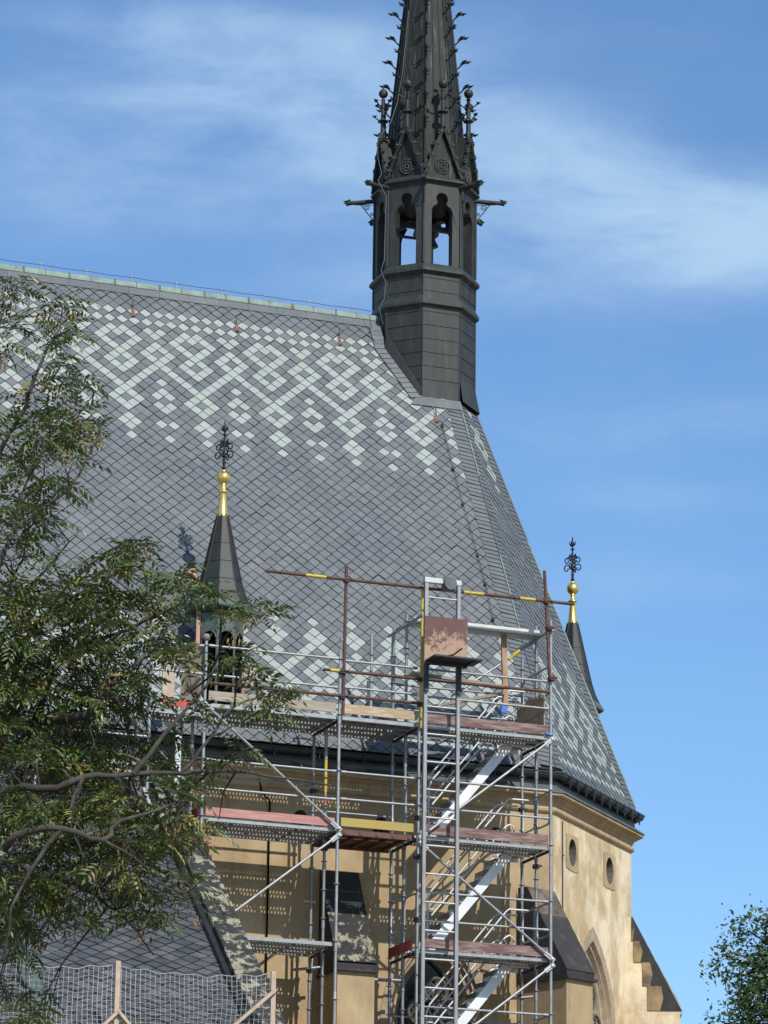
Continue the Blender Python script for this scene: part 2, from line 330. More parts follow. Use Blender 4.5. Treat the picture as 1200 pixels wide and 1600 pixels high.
# walls ------------------------------------------------------------
def strip_band(b, P, u0, u1, z0, z1, holes, mi=0):
    """wall band with openings; a hole is a list of (u, z_low, z_high) from left to right"""
    u = u0
    for h in holes:
        if h[0][0] > u: b.quad(P(u, z0), P(h[0][0], z0), P(h[0][0], z1), P(u, z1), mi)
        for (a, la, ha), (c, lc, hc) in zip(h[:-1], h[1:]):
            b.quad(P(a, ha), P(c, hc), P(c, z1), P(a, z1), mi)
            if la > z0 + 1e-6 or lc > z0 + 1e-6: b.quad(P(a, z0), P(c, z0), P(c, lc), P(a, la), mi)
        u = h[-1][0]
    b.quad(P(u, z0), P(u1, z0), P(u1, z1), P(u, z1), mi)
def arch_outline(cu, w, apex, rise, sill, n=9):
    """pointed arch as list of (u, z) from left foot over apex to right foot"""
    R = (w*w + rise*rise)/(2*w); zs = apex - rise; cx = R - w
    a0 = math.atan2(rise, cx)    # angle at apex
    right = []
    for i in range(n+1):
        a = a0*(1 - i/n)
        right.append((R*math.cos(a) - cx, zs + R*math.sin(a)))
    pts = [(cu - x, z) for x, z in reversed(right)] + [(cu + x, z) for x, z in right[1:]]
    return [(cu - w, sill)] + pts + [(cu + w, sill)]
def arch_hole(cu, w, apex, rise, sill, n=9):
    pts = arch_outline(cu, w, apex, rise, sill, n)[1:-1]
    return [(u, sill, z) for u, z in pts]
def ellipse_hole(cu, cz, a, b, n=10):
    return [(cu - a*math.cos(PI*i/n), cz - b*math.sin(PI*i/n), cz + b*math.sin(PI*i/n)) for i in range(n+1)]
fS = lambda u, z: V(u, YW, z)                                           # south wall
dS = V(0, 1, 0)
fA = lambda u, z: V(K.x + Q*u, K.y + Q*u, z)                             # south-east face
dA = V(-Q, Q, 0)
ZT = 15.5
WIN_S = (23.22, 1.08, 12.98, 2.0, 6.0); WIN_S2 = (19.4, 1.08, 12.98, 2.0, 6.0)
WIN_A = (1.93, 1.22, 13.28, 2.1, 6.0)
NICHES_S = [(20.58, 14.47), (22.12, 14.47), (24.36, 14.47)]; NICHES_A = [(.93, 14.5), (2.87, 14.5)]
NA, NB = .16, .25
b = MB()
strip_band(b, fS, XL, K.x, 0, 13.9, [arch_hole(*WIN_S)])
strip_band(b, fS, XL, K.x, 13.9, ZT, [ellipse_hole(u, z, NA, NB) for u, z in NICHES_S])
b2 = MB()
strip_band(b2, fA, 0, S8, 0, 13.9, [arch_hole(*WIN_A)], 1)
strip_band(b2, fA, 0, S8, 13.9, ZT, [ellipse_hole(u, z, NA+.035, NB+.01) for u, z in NICHES_A], 1)
b.v_off = len(b.v); b.add(b2.v, b2.f, 1)
O = outline(0)
for p, q in zip(O[2:], O[3:] + O[:1]): b.quad(V(p.x, p.y, 0), V(q.x, q.y, 0), V(q.x, q.y, ZT), V(p.x, p.y, ZT), 1)
b.add([V(XL, YW, ZT), V(XL, 2*YR-YW, ZT), V(XL, YR, ZR-.05)], [(0,1,2)], 1)
b.build('wall', [M['plaster'], M['plaster_pale']], church)
def recess(P, d, cu, w, apex, rise, sill, steps, n=9):
    """moulded reveal: steps = [(half width, apex, depth)...] going inwards"""
    b = MB(); prev = None
    for (w_, ap_, dep) in steps:
        r_ = rise*w_/w
        L = [P(u, z) + d*dep for u, z in arch_outline(cu, w_, ap_, r_, sill, n)]
        if prev:
            for i in range(len(L)-1): b.quad(prev[i], prev[i+1], L[i+1], L[i])
        prev = L
    return b, prev
def pointed_window(P, d, X, spec, tracery=True):
    cu, w, apex, rise, sill = spec
    st = [(w, apex, 0), (w, apex, -.025), (w-.17, apex-.26, -.025), (w-.20, apex-.31, .05), (w-.24, apex-.36, .05), (w-.28, apex-.42, .13), (w-.33, apex-.50, .15), (w-.44, apex-.66, .36), (w-.47, apex-.70, .36)]
    b, last = recess(P, d, cu, w, apex, rise, sill, st)
    fr = b.build('window', M['stone'], church)
    gl = MB(); c = P(cu, apex-2.2) + d*.44
    L = [p + d*.08 for p in last]
    for i in range(len(L)-1): gl.add([L[i], L[i+1], c], [(0, 1, 2)])
    gl.build('glass', M['glass'], fr)
    tr = MB(); wi = w-.47; ai = apex-.70; Z = V(0,0,1)
    r_ = rise*wi/w; zs = ai - r_
    tr.tube([p + d*.04 for p in last[1:-1]], .045, 6)
    for u in (-wi/3, wi/3): tr.bar(P(cu+u, sill) + d*.04, P(cu+u, zs-.1) + d*.04, .07, .08, d)
    def ring(u, z, R, foil=4):
        cc = P(cu+u, z) + d*.04; tr.torus(cc, R, .035, X, Z, 22, 6)
        for k in range(foil):
            a = PI/4 + 2*PI*k/foil; tr.torus(cc + X*(R*.5*math.cos(a)) + Z*(R*.5*math.sin(a)), R*.40, .02, X, Z, 14, 5)
    ring(0, ai-.62, .22, 6); ring(-.27, zs+.12, .25); ring(.27, zs+.12, .25); ring(0, zs-.3, .16, 3)
    for u in (-2*wi/3, 0, 2*wi/3):
        pts = arch_outline(cu+u, wi/3-.02, zs-.18, .36, sill, 6)[1:-1]; tr.tube([P(a, z) + d*.04 for a, z in pts], .03, 6)
    tr.build('tracery', M['tracery'], fr)
    return fr
pointed_window(fS, dS, V(1,0,0), WIN_S)
pointed_window(fA, dA, V(Q,Q,0), WIN_A)
def niche(P, d, u, z, a, bb, framed):
    n = 16; b = MB(); ring = lambda s, dep: [P(u + a*s*math.cos(2*PI*i/n), z + bb*s*math.sin(2*PI*i/n)) + d*dep for i in range(n)]
    r0, r1 = ring(1, 0), ring(.86, .22)
    b.add(r0 + r1, [(i, (i+1) % n, n+(i+1) % n, n+i) for i in range(n)]); b.add(r1, [tuple(range(n))], 1)
    o = b.build('niche', [M['niche'], M['stone_dark']], church)  # black back plate stands in for the shade deep in the oval
    f = MB(); W, T, B = a*1.62, bb*1.28, bb*1.34
    rect = [P(u-W, z-B), P(u+W, z-B), P(u+W, z+T), P(u-W, z+T)]
    if framed:       # flat dressed stone round the oval
        oc = [p - d*.012 for p in ring(1.0, 0)]; ou = []
        for i in range(n):
            c_, s_ = math.cos(2*PI*i/n), math.sin(2*PI*i/n); k = min(W/abs(c_) if abs(c_) > 1e-6 else 9, (T if s_ > 0 else B)/abs(s_) if abs(s_) > 1e-6 else 9)
            ou.append(P(u + k*c_, z + k*s_) - d*.012)
        f.add(oc + ou, [(i, (i+1) % n, n+(i+1) % n, n+i) for i in range(n)]); f.build('surround', M['cornice'], o)
    lv = MB()
    lv.torus(P(u, z) + d*.16, a*.62, .018, (P(u+1, z)-P(u, z)).normalized(), V(0,0,1), 14, 5); lv.tube([P(u, z-bb*.85) + d*.16, P(u, z+bb*.85) + d*.16], .014, 5); lv.tube([P(u-a*.8, z) + d*.16, P(u+a*.8, z) + d*.16], .014, 5)
    lv.build('tracery', M['niche'], o)
    return o
for u, z in NICHES_S: niche(fS, dS, u, z, NA, NB, 0)
for u, z in NICHES_A: niche(fA, dA, u, z, NA+.035, NB+.01, 1)
# cornice, lead drip, gutter --------------------------------------
def sweep(b, prof, closed_top=False, mi=0, smooth=False):
    rows = [[V(p.x, p.y, z) for p in outline(o)] for o, z in prof]
    for r0, r1 in zip(rows[:-1], rows[1:]):
        for i in range(len(r0)-1): b.quad(r0[i], r0[i+1], r1[i+1], r1[i], mi)
    return b
co = MB()
sweep(co, [(0, 15.06), (.035, 15.07), (.06, 15.10), (.065, 15.14), (.05, 15.17), (.02, 15.18), (.025, 15.21), (.06, 15.27), (.13, 15.31), (.14, 15.32), (.14, 15.335), (.205, 15.345), (.225, 15.365), (.225, 15.40), (.19, 15.405), (.0, 15.41)])
co.build('cornice', M['cornice'], church)
ld = MB(); sweep(ld, [(.19, 15.405), (.245, 15.410), (.245, 15.432), (.07, 15.56), (.07, 15.62), (0, 15.63)]); ld.build('drip_flashing', M['lead'], church)
gu = MB(); gp = [(.150 + .092*math.cos(a), 15.77 + .092*math.sin(a)) for a in [PI*(1 + i/8) for i in range(9)]]
sweep(gu, gp + [(.255, 15.775), (.255, 15.80), (.235, 15.795)]); sweep(gu, [(q[0]-.004 if q[0] > .15 else q[0]+.004, q[1]+.006) for q in gp]); sweep(gu, [(.05, 15.60), (.062, 15.80)])
gut = gu.build('gutter', M['gutter'], church)
def gutter_hooks(p, q, nrm, step):
    L = (q-p).length; k = int(L/step)
    for i in range(k+1):
        c = p + (q-p)*((i+.5)/(k+1)); bk = MB()
        bk.tube([c + nrm*(.150 + .104*math.cos(a)) + V(0,0,15.77 + .104*math.sin(a)) for a in [PI*(1 + j/8) for j in range(9)]], .013, 5)
        bk.bar(c + nrm*.255 + V(0,0,15.78), c + nrm*.25 + V(0,0,15.56), .02, .02); bk.build('bracket', M['gutter'], gut)
gutter_hooks(V(17, YW, 0), V(K.x, YW, 0), V(0,-1,0), .9); gutter_hooks(K.copy(), K2.copy(), V(Q,-Q,0), .42)
# buttresses -------------------------------------------------------
def buttress(c, out, side, w, top, drop, run, quoin=False, kinds=(0,)*6):
    """c: point on the wall, out: outward direction, side: along the wall. A steep stone slope over a plastered shaft."""
    z0, z1 = top, top - drop; h = side*(w/2*(1.06 if quoin else 1)); a = c - out*.25
    shaft = MB(); bq = run - .03
    shaft.prism([V(0,0,0) + a - h*.94, V(0,0,0) + a + h*.94, a + h*.94 + out*(bq+.25), a - h*.94 + out*(bq+.25)], V(0,0,z1-(.055 if quoin else .10)))
    o = shaft.build('buttress', M['plaster_pale'] if quoin else M['plaster'], church)
    cap = MB()                                               # wedge with overhanging drip
    n = 6
    def pt(t, s, dz=0): return c + out*(run*t) + side*(s*w/2) + V(0, 0, z0 - drop*t + dz)
    for k in range(n):                                       # courses, each a few mm proud of the one above
        t0, t1 = k/n, (k+1)/n; lift = .012*k
        A, B, Cc, D = pt(t0, -1, lift), pt(t0, 1, lift), pt(t1, 1, lift), pt(t1, -1, lift)
        mi = kinds[k]
        cap.quad(A, B, Cc, D, mi); cap.quad(D, Cc, Cc - V(0,0,.03), D - V(0,0,.03), mi)
    zb = z1 - .06
    for s in (-1, 1):
        base = c + side*(s*w/2); e = base + out*(run)
        bi = base - out*.22
        cap.add([V(bi.x, bi.y, z0), pt(0, s), pt(1, s, .05), V(e.x, e.y, zb), V(bi.x, bi.y, zb)], [(0,1,2,3,4)], 4 if quoin else 0)
    e0, e1 = c - h + out*run, c + h + out*run
    cap.quad(pt(1,-1,.06), pt(1,1,.06), V(e1.x,e1.y,zb), V(e0.x,e0.y,zb), 0)
    if not quoin: cap.box(c + out*(run/2+.015) + V(0,0,z1-.085), (w+.05, run+.07, .055), (side, out, V(0,0,1)), 0)
    cap.build('coping', [M['stone_dark'], M['lichen'], M['stone_quoin'], M['brown_stone'], M['plaster_pale']], o)
    if quoin:                                                # stepped edge stones, sooty along the slope
        steps = [(0., .26, -.02), (.26, .49, .02), (.49, .74, .20), (.74, 1.0, .30)]
        for s in (-1, 1):
            for t0, t1, xi in steps:
                qm = MB(); sx = side*(s*(w/2 + .006)); zt, zl = z0 - drop*t0 + .01, z0 - drop*t1 + .01
                f = lambda x, z: c + out*x + sx + V(0, 0, z)
                xi = xi*run; bw = .20 + .22*t0
                m0, m1 = max(xi+.01, run*t0 - bw*.4), max(xi+.02, run*t1 - bw - .05)
                qm.prism([f(xi, zl), f(m1, zl), f((m0+m1)/2+.05, (zt+zl)/2), f(m0, zt), f(xi, zt)], side*(s*.012), 0)
                qm.prism([f(m1, zl), f(run*t1, zl), f(run*t0, zt), f(m0, zt), f((m0+m1)/2+.05, (zt+zl)/2)], side*(s*.014), 1)
                qm.build('quoin', [M['stone_quoin'], M['stone_dark']], o)
    return o
buttress(V(21.33, YW, 0), V(0,-1,0), V(1,0,0), .74, 13.66, 1.82, .98, False, (0, 0, 1, 1, 1, 1))
oK = V(math.cos(-3*PI/8), math.sin(-3*PI/8), 0); sK = V(-oK.y, oK.x, 0)
buttress(K - sK*.34, oK, sK, .72, 13.62, 1.66, 1.0, False, (3, 3, 0, 0, 0, 0))
oK2 = V(math.cos(-PI/8), math.sin(-PI/8), 0); sK2 = V(-oK2.y, oK2.x, 0)
buttress(K2.copy(), oK2, sK2, .70, 13.75, 1.80, .93, True)
# buttresses one does not see: the north side mirrors the south
buttress(mir(K2), V(oK2.x, -oK2.y, 0), V(oK2.y, oK2.x, 0), .70, 13.75, 1.80, .93, True)
# roof -------------------------------------------------------------
TC = V(24.75, 63.815, 0); TA = .965; TR = TA/math.cos(PI/8)
def oct_pt(k, a, z, c=TC): R_ = a/math.cos(PI/8); th = math.radians(22.5 + 45*k); return V(c.x + R_*math.cos(th), c.y + R_*math.sin(th), z)
SL = (ZR-ZE)/(YR-YE)
def zroof(y): return ZR - (YR-y)*SL
A_ = V(TC.x + .40, TC.y - TA, zroof(TC.y-TA)); D_ = V(TC.x + TA, TC.y - .40, A_.z)
B_ = V(25.46, YE, ZE); C_ = V(28.42, 61.68, ZE)
lowN = V(0, -SL, -1).normalized()
base = MB(); DN = V(0, 0, -.03)
RL = V(XL, YR, ZR); RR = V(TC.x, YR, ZR)
for P_ in ([V(XL, YE, ZE), B_, A_, RR, RL], [B_, C_, D_, A_], [C_, mir(C_), mir(D_), D_], [mir(C_), mir(B_), mir(A_), mir(D_)], [mir(B_), mir(V(XL, YE, ZE)), RL, RR, mir(A_)], [D_, mir(D_), mir(A_), RR, A_]):
    base.add([p + DN for p in P_], [tuple(range(len(P_)))])
# the lattice of diamond slates
HW, HH = .1265, .1253
def clip(poly, planes):
    for (nx, ny, c) in planes:
        out = []; n = len(poly)
        for i in range(n):
            p, q = poly[i], poly[(i+1) % n]; dp, dq = p[0]*nx + p[1]*ny - c, q[0]*nx + q[1]*ny - c
            if dp <= 0: out.append(p)
            if dp*dq < 0: t = dp/(dp-dq); out.append((p[0]+(q[0]-p[0])*t, p[1]+(q[1]-p[1])*t))
        poly = out
        if len(poly) < 3: return []
    return poly
def halfplane(p, q):
    """keep the left side... of the line p>q in (u right, v down)"""
    dx, dy = q[0]-p[0], q[1]-p[1]; L = math.hypot(dx, dy); nx, ny = dy/L, -dx/L
    return (nx, ny, nx*p[0] + ny*p[1])
upper = {(0,0),(0,2),(-1,3),(1,3),(0,4),(0,6),(-1,7),(1,7),(-2,8),(2,8),(-1,9),(1,9),(0,10),
         (0,14),(-1,15),(1,15),(-2,16),(2,16),(-1,17),(1,17),(0,18),(-1,19),(1,19),(-2,20),(2,20),(-3,21),(3,21),(-2,22),(2,22),(-1,23),(1,23),(0,22),
         (6,0),(5,3),(7,3),(6,6),(5,7),(7,7),(5,9),(7,9),(6,10),(6,12),(6,16),(5,17),(7,17),(4,18),(8,18),(5,19),(7,19),(6,20),(6,22),(5,23),(7,23)}
upper |= {(s*k, 10+k) for k in range(1, 7) for s in (-1, 1)}
upper |= {(i, k) for i in range(-5, 7, 2) for k in (25, 27)}
lower = {(0,0),(0,2),(-1,3),(1,3),(0,4),(0,8),(-1,9),(1,9),(-2,10),(2,10),(-1,11),(1,11),(0,12),(-1,13),(1,13),(-2,14),(2,14),(-3,15),(3,15),(-2,16),(2,16),(-1,17),(1,17),(0,16),
         (6,0),(6,2),(5,3),(7,3),(6,4),(6,6),(6,10),(5,11),(7,11),(4,12),(8,12),(5,13),(7,13),(6,14),(6,16),(5,17),(7,17)}
lower |= {(s*k, 4+k) for k in range(1, 7) for s in (-1, 1)}
lower |= {(i, k) for i in range(-5, 7, 2) for k in (19, 21)}
def wrap(S): return {((i+5) % 12, k) for i, k in S}
upper, lower = wrap(upper), wrap(lower)
def lay(b, Pf, nrm, poly_planes, urange, vrange, u0, v0, vlow, hw=HW, hh=HH, gap=.0054, pattern=True, lift=.022, mats=(0, 1), thin=False):
    """lay diamond slates: each is a thin tilted slab, its lower corner raised"""
    i0, i1 = int((urange[0]-u0)/hw)-2, int((urange[1]-u0)/hw)+2
    k0, k1 = int((vrange[0]-v0)/hh)-2, int((vrange[1]-v0)/hh)+2
    for k in range(k0, k1+1):
        for i in range(i0, i1+1):
            if (i+k) & 1: continue
            cu, cv = u0 + i*hw, v0 + k*hh
            kk = -k; kl = round((cv - vlow)/hh) if vlow is not None else -99
            light = pattern and (((i+5) % 12, kk) in upper or (((i+5) % 12, kl) in lower and not (thin and kl == 19 and (i+k) % 4)))
            sl = random.random() < .025; ju, jv = random.gauss(0, .0018), random.gauss(0, .0018) + (random.uniform(.005, .018) if sl else 0)
            d = [(cu+ju, cv-hh+gap+jv), (cu+hw-gap+ju, cv+jv), (cu+ju, cv+hh-gap+jv), (cu-hw+gap+ju, cv+jv)]
            d = clip(d, poly_planes)
            if not d: continue
            tilt = lift*random.uniform(.8, 1.3); tw = random.uniform(-.004, .004)
            top = [Pf(u, v) + nrm*(.004 + tilt*(v-cv+hh)/(2*hh) + tw*(u-cu)/hw) for u, v in d]
            bot = [Pf(u, v) - nrm*.004 for u, v in d]
            n = len(d); mi = mats[1] if light else mats[0]
            b.add(top + bot, [tuple(range(n))] + [(j, n+j, n+(j+1) % n, (j+1) % n) for j in range(n)], mi)
roof = MB()
LS = math.hypot(ZR-ZE, YR-YE); vdir = V(0, -(YR-YE)/LS, -(ZR-ZE)/LS); nS = V(0, -(ZR-ZE)/LS, (YR-YE)/LS)
PS = lambda u, v: V(u, YR, ZR) + vdir*v
vA = math.hypot(ZR-A_.z, YR-A_.y)
BAND = .30
hipS = [(A_.x - BAND, vA - .3*0), (B_.x - BAND, LS)]
hipS0 = (A_.x - BAND - (B_.x-A_.x)/(LS-vA)*vA, 0)
hp = halfplane(hipS0, hipS[1]); hp = (-hp[0], -hp[1], -hp[2]) if (18*hp[0] + 5*hp[1] - hp[2]) > 0 else hp
lay(roof, PS, nS, [hp, (0, -1, -.30), (0, 1, LS+.02), (-1, 0, -6.05)], (6.0, 25.4), (.25, LS), 21.13, 4.17, 8.43)
# ridge band of long slates
u = 6.05
while u < 23.9:
    w_ = .62; q = [PS(u+.003, .05), PS(u+w_-.003, .05), PS(u+w_-.003, .315), PS(u+.003, .315)]
    t_ = [q[0] + nS*.018, q[1] + nS*.018, q[2] + nS*.034, q[3] + nS*.034]
    roof.add(t_ + q, [(0,1,2,3), (0,4,5,1), (1,5,6,2), (2,6,7,3), (3,7,4,0)], 0); u += w_
def hip_courses(b, p0, p1, side0, side1, nrm, step=.107, rise=.05):
    """narrow slates laid across a hip from its edge line p0>p1 to a parallel line"""
    L = (p1-p0).length; n = int(L/step)
    for i in range(n):
        t0, t1 = i/n, (i+1)/n - .006/L
        a, bq = p0.lerp(p1, t0), p0.lerp(p1, t1); c0, c1 = side0.lerp(side1, t0), side0.lerp(side1, t1)
        sk = (p1-p0).normalized()*rise*random.uniform(.8, 1.2)
        q = [a, bq, c1 - sk, c0 - sk]; lf = [.010, .024, .024, .010]
        top = [p + nrm*(l+.006) for p, l in zip(q, lf)]; bt = [p for p in q]
        b.add(top + bt, [(0,1,2,3), (0,4,5,1), (1,5,6,2), (2,6,7,3), (3,7,4,0)], 0)
hip_courses(roof, A_ + V(0,0,0), B_, A_ - V(BAND,0,0), B_ - V(BAND,0,0), nS)
# south-east facet
hd = (B_-A_); nA = V(Q, Q, 0).cross(hd).normalized(); nA = nA if nA.z > 0 else -nA
vA2 = nA.cross(V(Q, Q, 0)).normalized(); vA2 = vA2 if vA2.z < 0 else -vA2
UA = V(Q, Q, 0)
PA = lambda u, v: A_ + UA*u + vA2*v
LA = (ZE - A_.z)/vA2.z
uB = (B_-A_).dot(UA); uC = (C_-A_).dot(UA); uD = (D_-A_).dot(UA)
BA = .30
l1 = halfplane((BA, 0), (uB+BA, LA)); l1 = l1 if ((uB+uC)/2*l1[0] + LA*l1[1] - l1[2]) < 0 else (-l1[0], -l1[1], -l1[2])
l2 = halfplane((uD-BA, 0), (uC-BA, LA)); l2 = l2 if ((uB+uC)/2*l2[0] + LA*l2[1] - l2[2]) < 0 else (-l2[0], -l2[1], -l2[2])
v0A = (22.36 - A_.z)/vA2.z
lay(roof, PA, nA, [l1, l2, (0, -1, -.05), (0, 1, LA+.02)], (uB-.2, uC+.2), (0, LA), (uD)/2 - .02, v0A, v0A + round((LA-.36-v0A)/HH)*HH - 21*HH, thin=True)
hip_courses(roof, A_.copy(), B_, PA(BA, 0), PA(uB+BA, LA), nA, rise=.03)
hip_courses(roof, D_.copy(), C_, PA(uD-BA, 0), PA(uC-BA, LA), nA, rise=-.03)
# border of slates along the tower's sloping foot on the main slope
pL = V(TC.x - .40, TC.y - TA, A_.z); pU = V(TC.x - TA, TC.y - .40, zroof(TC.y-.40))
pT = V(TC.x - TA - .02, YR - .03, zroof(YR-.03))
def on_s(x, v): return PS(x, v) + nS*.03
vv = lambda p: (p - V(p.x, YR, ZR)).length
va, vb = vv(pL), vv(pU)
for (s0, s1, n) in (((pL.x, va), (pU.x, vb), 10), ((pU.x, vb), (pU.x-.03, .27), 5)):
    for i in range(n):
        t0, t1 = i/n, (i+1)/n - .012
        a = (s0[0]+(s1[0]-s0[0])*t0, s0[1]+(s1[1]-s0[1])*t0); c = (s0[0]+(s1[0]-s0[0])*t1, s0[1]+(s1[1]-s0[1])*t1)
        k0, k1 = .26, .26
        q = [on_s(a[0], a[1]), on_s(a[0]-k0, a[1]+.05), on_s(c[0]-k1, c[1]+.05), on_s(c[0], c[1])]
        roof.add([p + nS*.02 for p in q] + [p - nS*.03 for p in q], [(0,1,2,3), (0,4,5,1), (1,5,6,2), (2,6,7,3), (3,7,4,0)], 0)
roof.add(base.v, base.f, 2)
roof_o = roof.build('roof', [M['slate'], M['slate_light'], M['slate_dark']], church)
# lead saddle in front of the tower foot
sd = MB(); q = [on_s(pL.x-.12, va-.02), on_s(A_.x+.02, va-.02), on_s(A_.x+.02, va+.22), on_s(pL.x-.28, va+.22)]
sd.add([p + nS*.012 for p in q] + [p - nS*.03 for p in q], [(0,1,2,3), (0,4,5,1), (1,5,6,2), (2,6,7,3), (3,7,4,0)])
sd.build('tower_apron', M['lead'], church)
# copper strips on the hips
for p, q, r_ in ((A_, B_, .016), (D_, C_, .022)):
    n = 9
    h_ = MB()
    for i in range(n):
        a, c = p.lerp(q, i/n), p.lerp(q, (i+1)/n - .004); up = V(0, -.02, .03) if p is A_ else V(.02, -.01, .03)
        h_.tube([a + up, c + up], r_, 6, 0 if (i in (0, 1, 4, 5) if p is A_ else i > 2) else 1)
    h_.build('hip_strip', [M['verdigris'], M['lead']], church)
# ridge
rc = MB(); n = 19; x0 = 6.07; x1 = TC.x - TA + .02; stp = .93
x = x0
while x < x1:
    xe = min(x + stp - .012, x1)
    prof = [(-.080, -.085), (-.074, -.01), (-.048, .034), (0, .05), (.048, .034), (.074, -.01), (.080, -.085)]
    vs_ = [V(xx, YR + yy, ZR + zz) for xx in (x, xe) for yy, zz in prof]
    rc.add(vs_, [(i, i+1, 7+i+1, 7+i) for i in range(6)], 0, True)
    rc.tube([V(x+.02, YR+yy*1.08, ZR+zz*1.05+.006) for yy, zz in prof], .007, 5, 1)
    rc.tube([V(x+.45, YR+yy*1.06, ZR+zz*1.04+.004) for yy, zz in prof], .005, 5, 1)
    x += stp
rid = rc.build('ridge_cap', [M['verdigris'], M['lead']], church)
x = x0 + .35
while x < x1 - .2:
    st = MB(); st.tube([V(x, YR-.05, ZR-.06), V(x, YR-.05, ZR+.12)], .016, 6); st.ball(V(x, YR-.05, ZR+.13), .028, 8, 5); st.build('conductor_holder', M['galv'], rid); x += stp
cw = MB(); cw.tube([V(x0 + .35 + stp*i*.5, YR-.05, ZR + .125 - (.012 if i % 2 else 0)) for i in range(int((x1-x0)/stp*2))] + [V(x1-.1, YR-.1, ZR+.12)], .006, 5); cw.build('lightning_wire', M['steel_dark'], rid)
# copper roof hooks and air vents
def hook(u, v):
    h_ = MB(); p = PS(u, v) + nS*.03; W = V(1,0,0)
    h_.add([p - W*.05, p + W*.05, p + W*.028 - vdir*.22 + nS*.02, p - W*.012 - vdir*.22 + nS*.02, p + nS*.07, p - vdir*.20 + nS*.05 + W*.01], [(0,1,4), (1,2,5,4), (0,4,5,3), (3,5,2)])
    h_.tube([p - vdir*.1, p - vdir*.24 + nS*.05, p - vdir*.36 + nS*.09], .011, 5, 1)
    h_.build('roof_hook', [M['copper'], M['steel_dark']], church)
def uv_of(px, py):
    d = _F + _R*((px-600)/FPX) + _U*((800-py)/FPX); t = (V(20, YR, ZR) - CAM).dot(nS)/d.dot(nS); p = CAM + d*t
    return p.x, (p - V(p.x, YR, ZR)).dot(vdir)
for px, py in ((208, 496), (370, 520), (531, 541), (682, 662)): hook(*uv_of(px, py))
# small steel snow hooks down the hip border with a thin wire
lw = MB(); pts = []
for px, py in ((690, 668), (707, 735), (722, 790), (745, 870), (757, 915), (769, 970)):
    u_, v_ = uv_of(px, py); p = PS(u_, v_) + nS*.06; lw.tube([p - nS*.06, p + nS*.02 + V(.02,0,0)], .014, 5); lw.box(p, (.05,.05,.05)); pts.append(p)
pts += [PS(24.9, LS-.1) + nS*.05]; lw.tube(pts, .006, 5); lw.build('lightning_wire', M['steel_dark'], church)

# ------------------------------------------------------------------ spire (a part of the church)
def octa(b, prof, c=TC, mi=0, cap=True):
    """eight-sided body: prof = [(apothem, z)...]"""
    vs_ = [oct_pt(k, a, z, c) for a, z in prof for k in range(8)]
    fs = [(i*8+k, i*8+(k+1) % 8, (i+1)*8+(k+1) % 8, (i+1)*8+k) for i in range(len(prof)-1) for k in range(8)]
    b.add(vs_, fs, mi)
    if cap: b.add([oct_pt(k, prof[-1][0], prof[-1][1], c) for k in range(8)], [tuple(range(8))], mi)
sp = MB()
octa(sp, [(TA, 22.6), (TA, 26.06), (TA+.02, 26.09), (TA+.075, 26.14), (TA+.075, 26.20), (TA-.0, 26.34), (TA, 26.36), (TA, 26.78), (TA+.02, 26.80), (TA+.08, 26.85), (TA+.08, 26.91), (TA-.01, 27.03), (TA-.12, 27.035), (.3, 27.05)])
# flared metal skirt on the apse side
ap = A_.z
for k in (5, 6, 7, 0, 1):
    a0, a1 = oct_pt(k, TA+.004, ap+.55), oct_pt((k+1) % 8, TA+.004, ap+.55); a2, a3 = oct_pt((k+1) % 8, TA+.10, ap+.02), oct_pt(k, TA+.10, ap+.02)
    if k != 5: sp.quad(a0, a1, a2, a3)
spire = sp.build('spire', M['metal_dark'], church)
# horizontal lapped seams and corner rolls
sm = MB()
for k in range(8):
    for z in [24.55 + .29*i for i in range(6)] + [26.44, 26.72]:
        p, q = oct_pt(k, TA+.004, z), oct_pt((k+1) % 8, TA+.004, z); sm.bar(p, q, .012, .014)
    sm.tube([oct_pt(k, TA+.004, 22.8), oct_pt(k, TA+.004, 26.06)], .016, 5); sm.tube([oct_pt(k, TA+.004, 26.36), oct_pt(k, TA+.004, 26.78)], .016, 5)
sm.build('seam', M['metal_dark'], spire)
# metal cheek rising with the roof on the left
ck = MB(); q = [pL + V(-.02,-.03,.03), pU + V(-.03,-.03,.03)]
d_ = (oct_pt(4, TA, 0) - oct_pt(5, TA, 0)).normalized(); nf = V(-Q, -Q, 0)
ck.add([q[0] + nf*.03, q[1] + nf*.03, q[1] + nf*.012 + V(.02,-.02,.34), q[0] + nf*.012 + V(.0,0,.20)], [(0,1,2,3)]); ck.build('cheek_flashing', M['metal_dark'], spire)
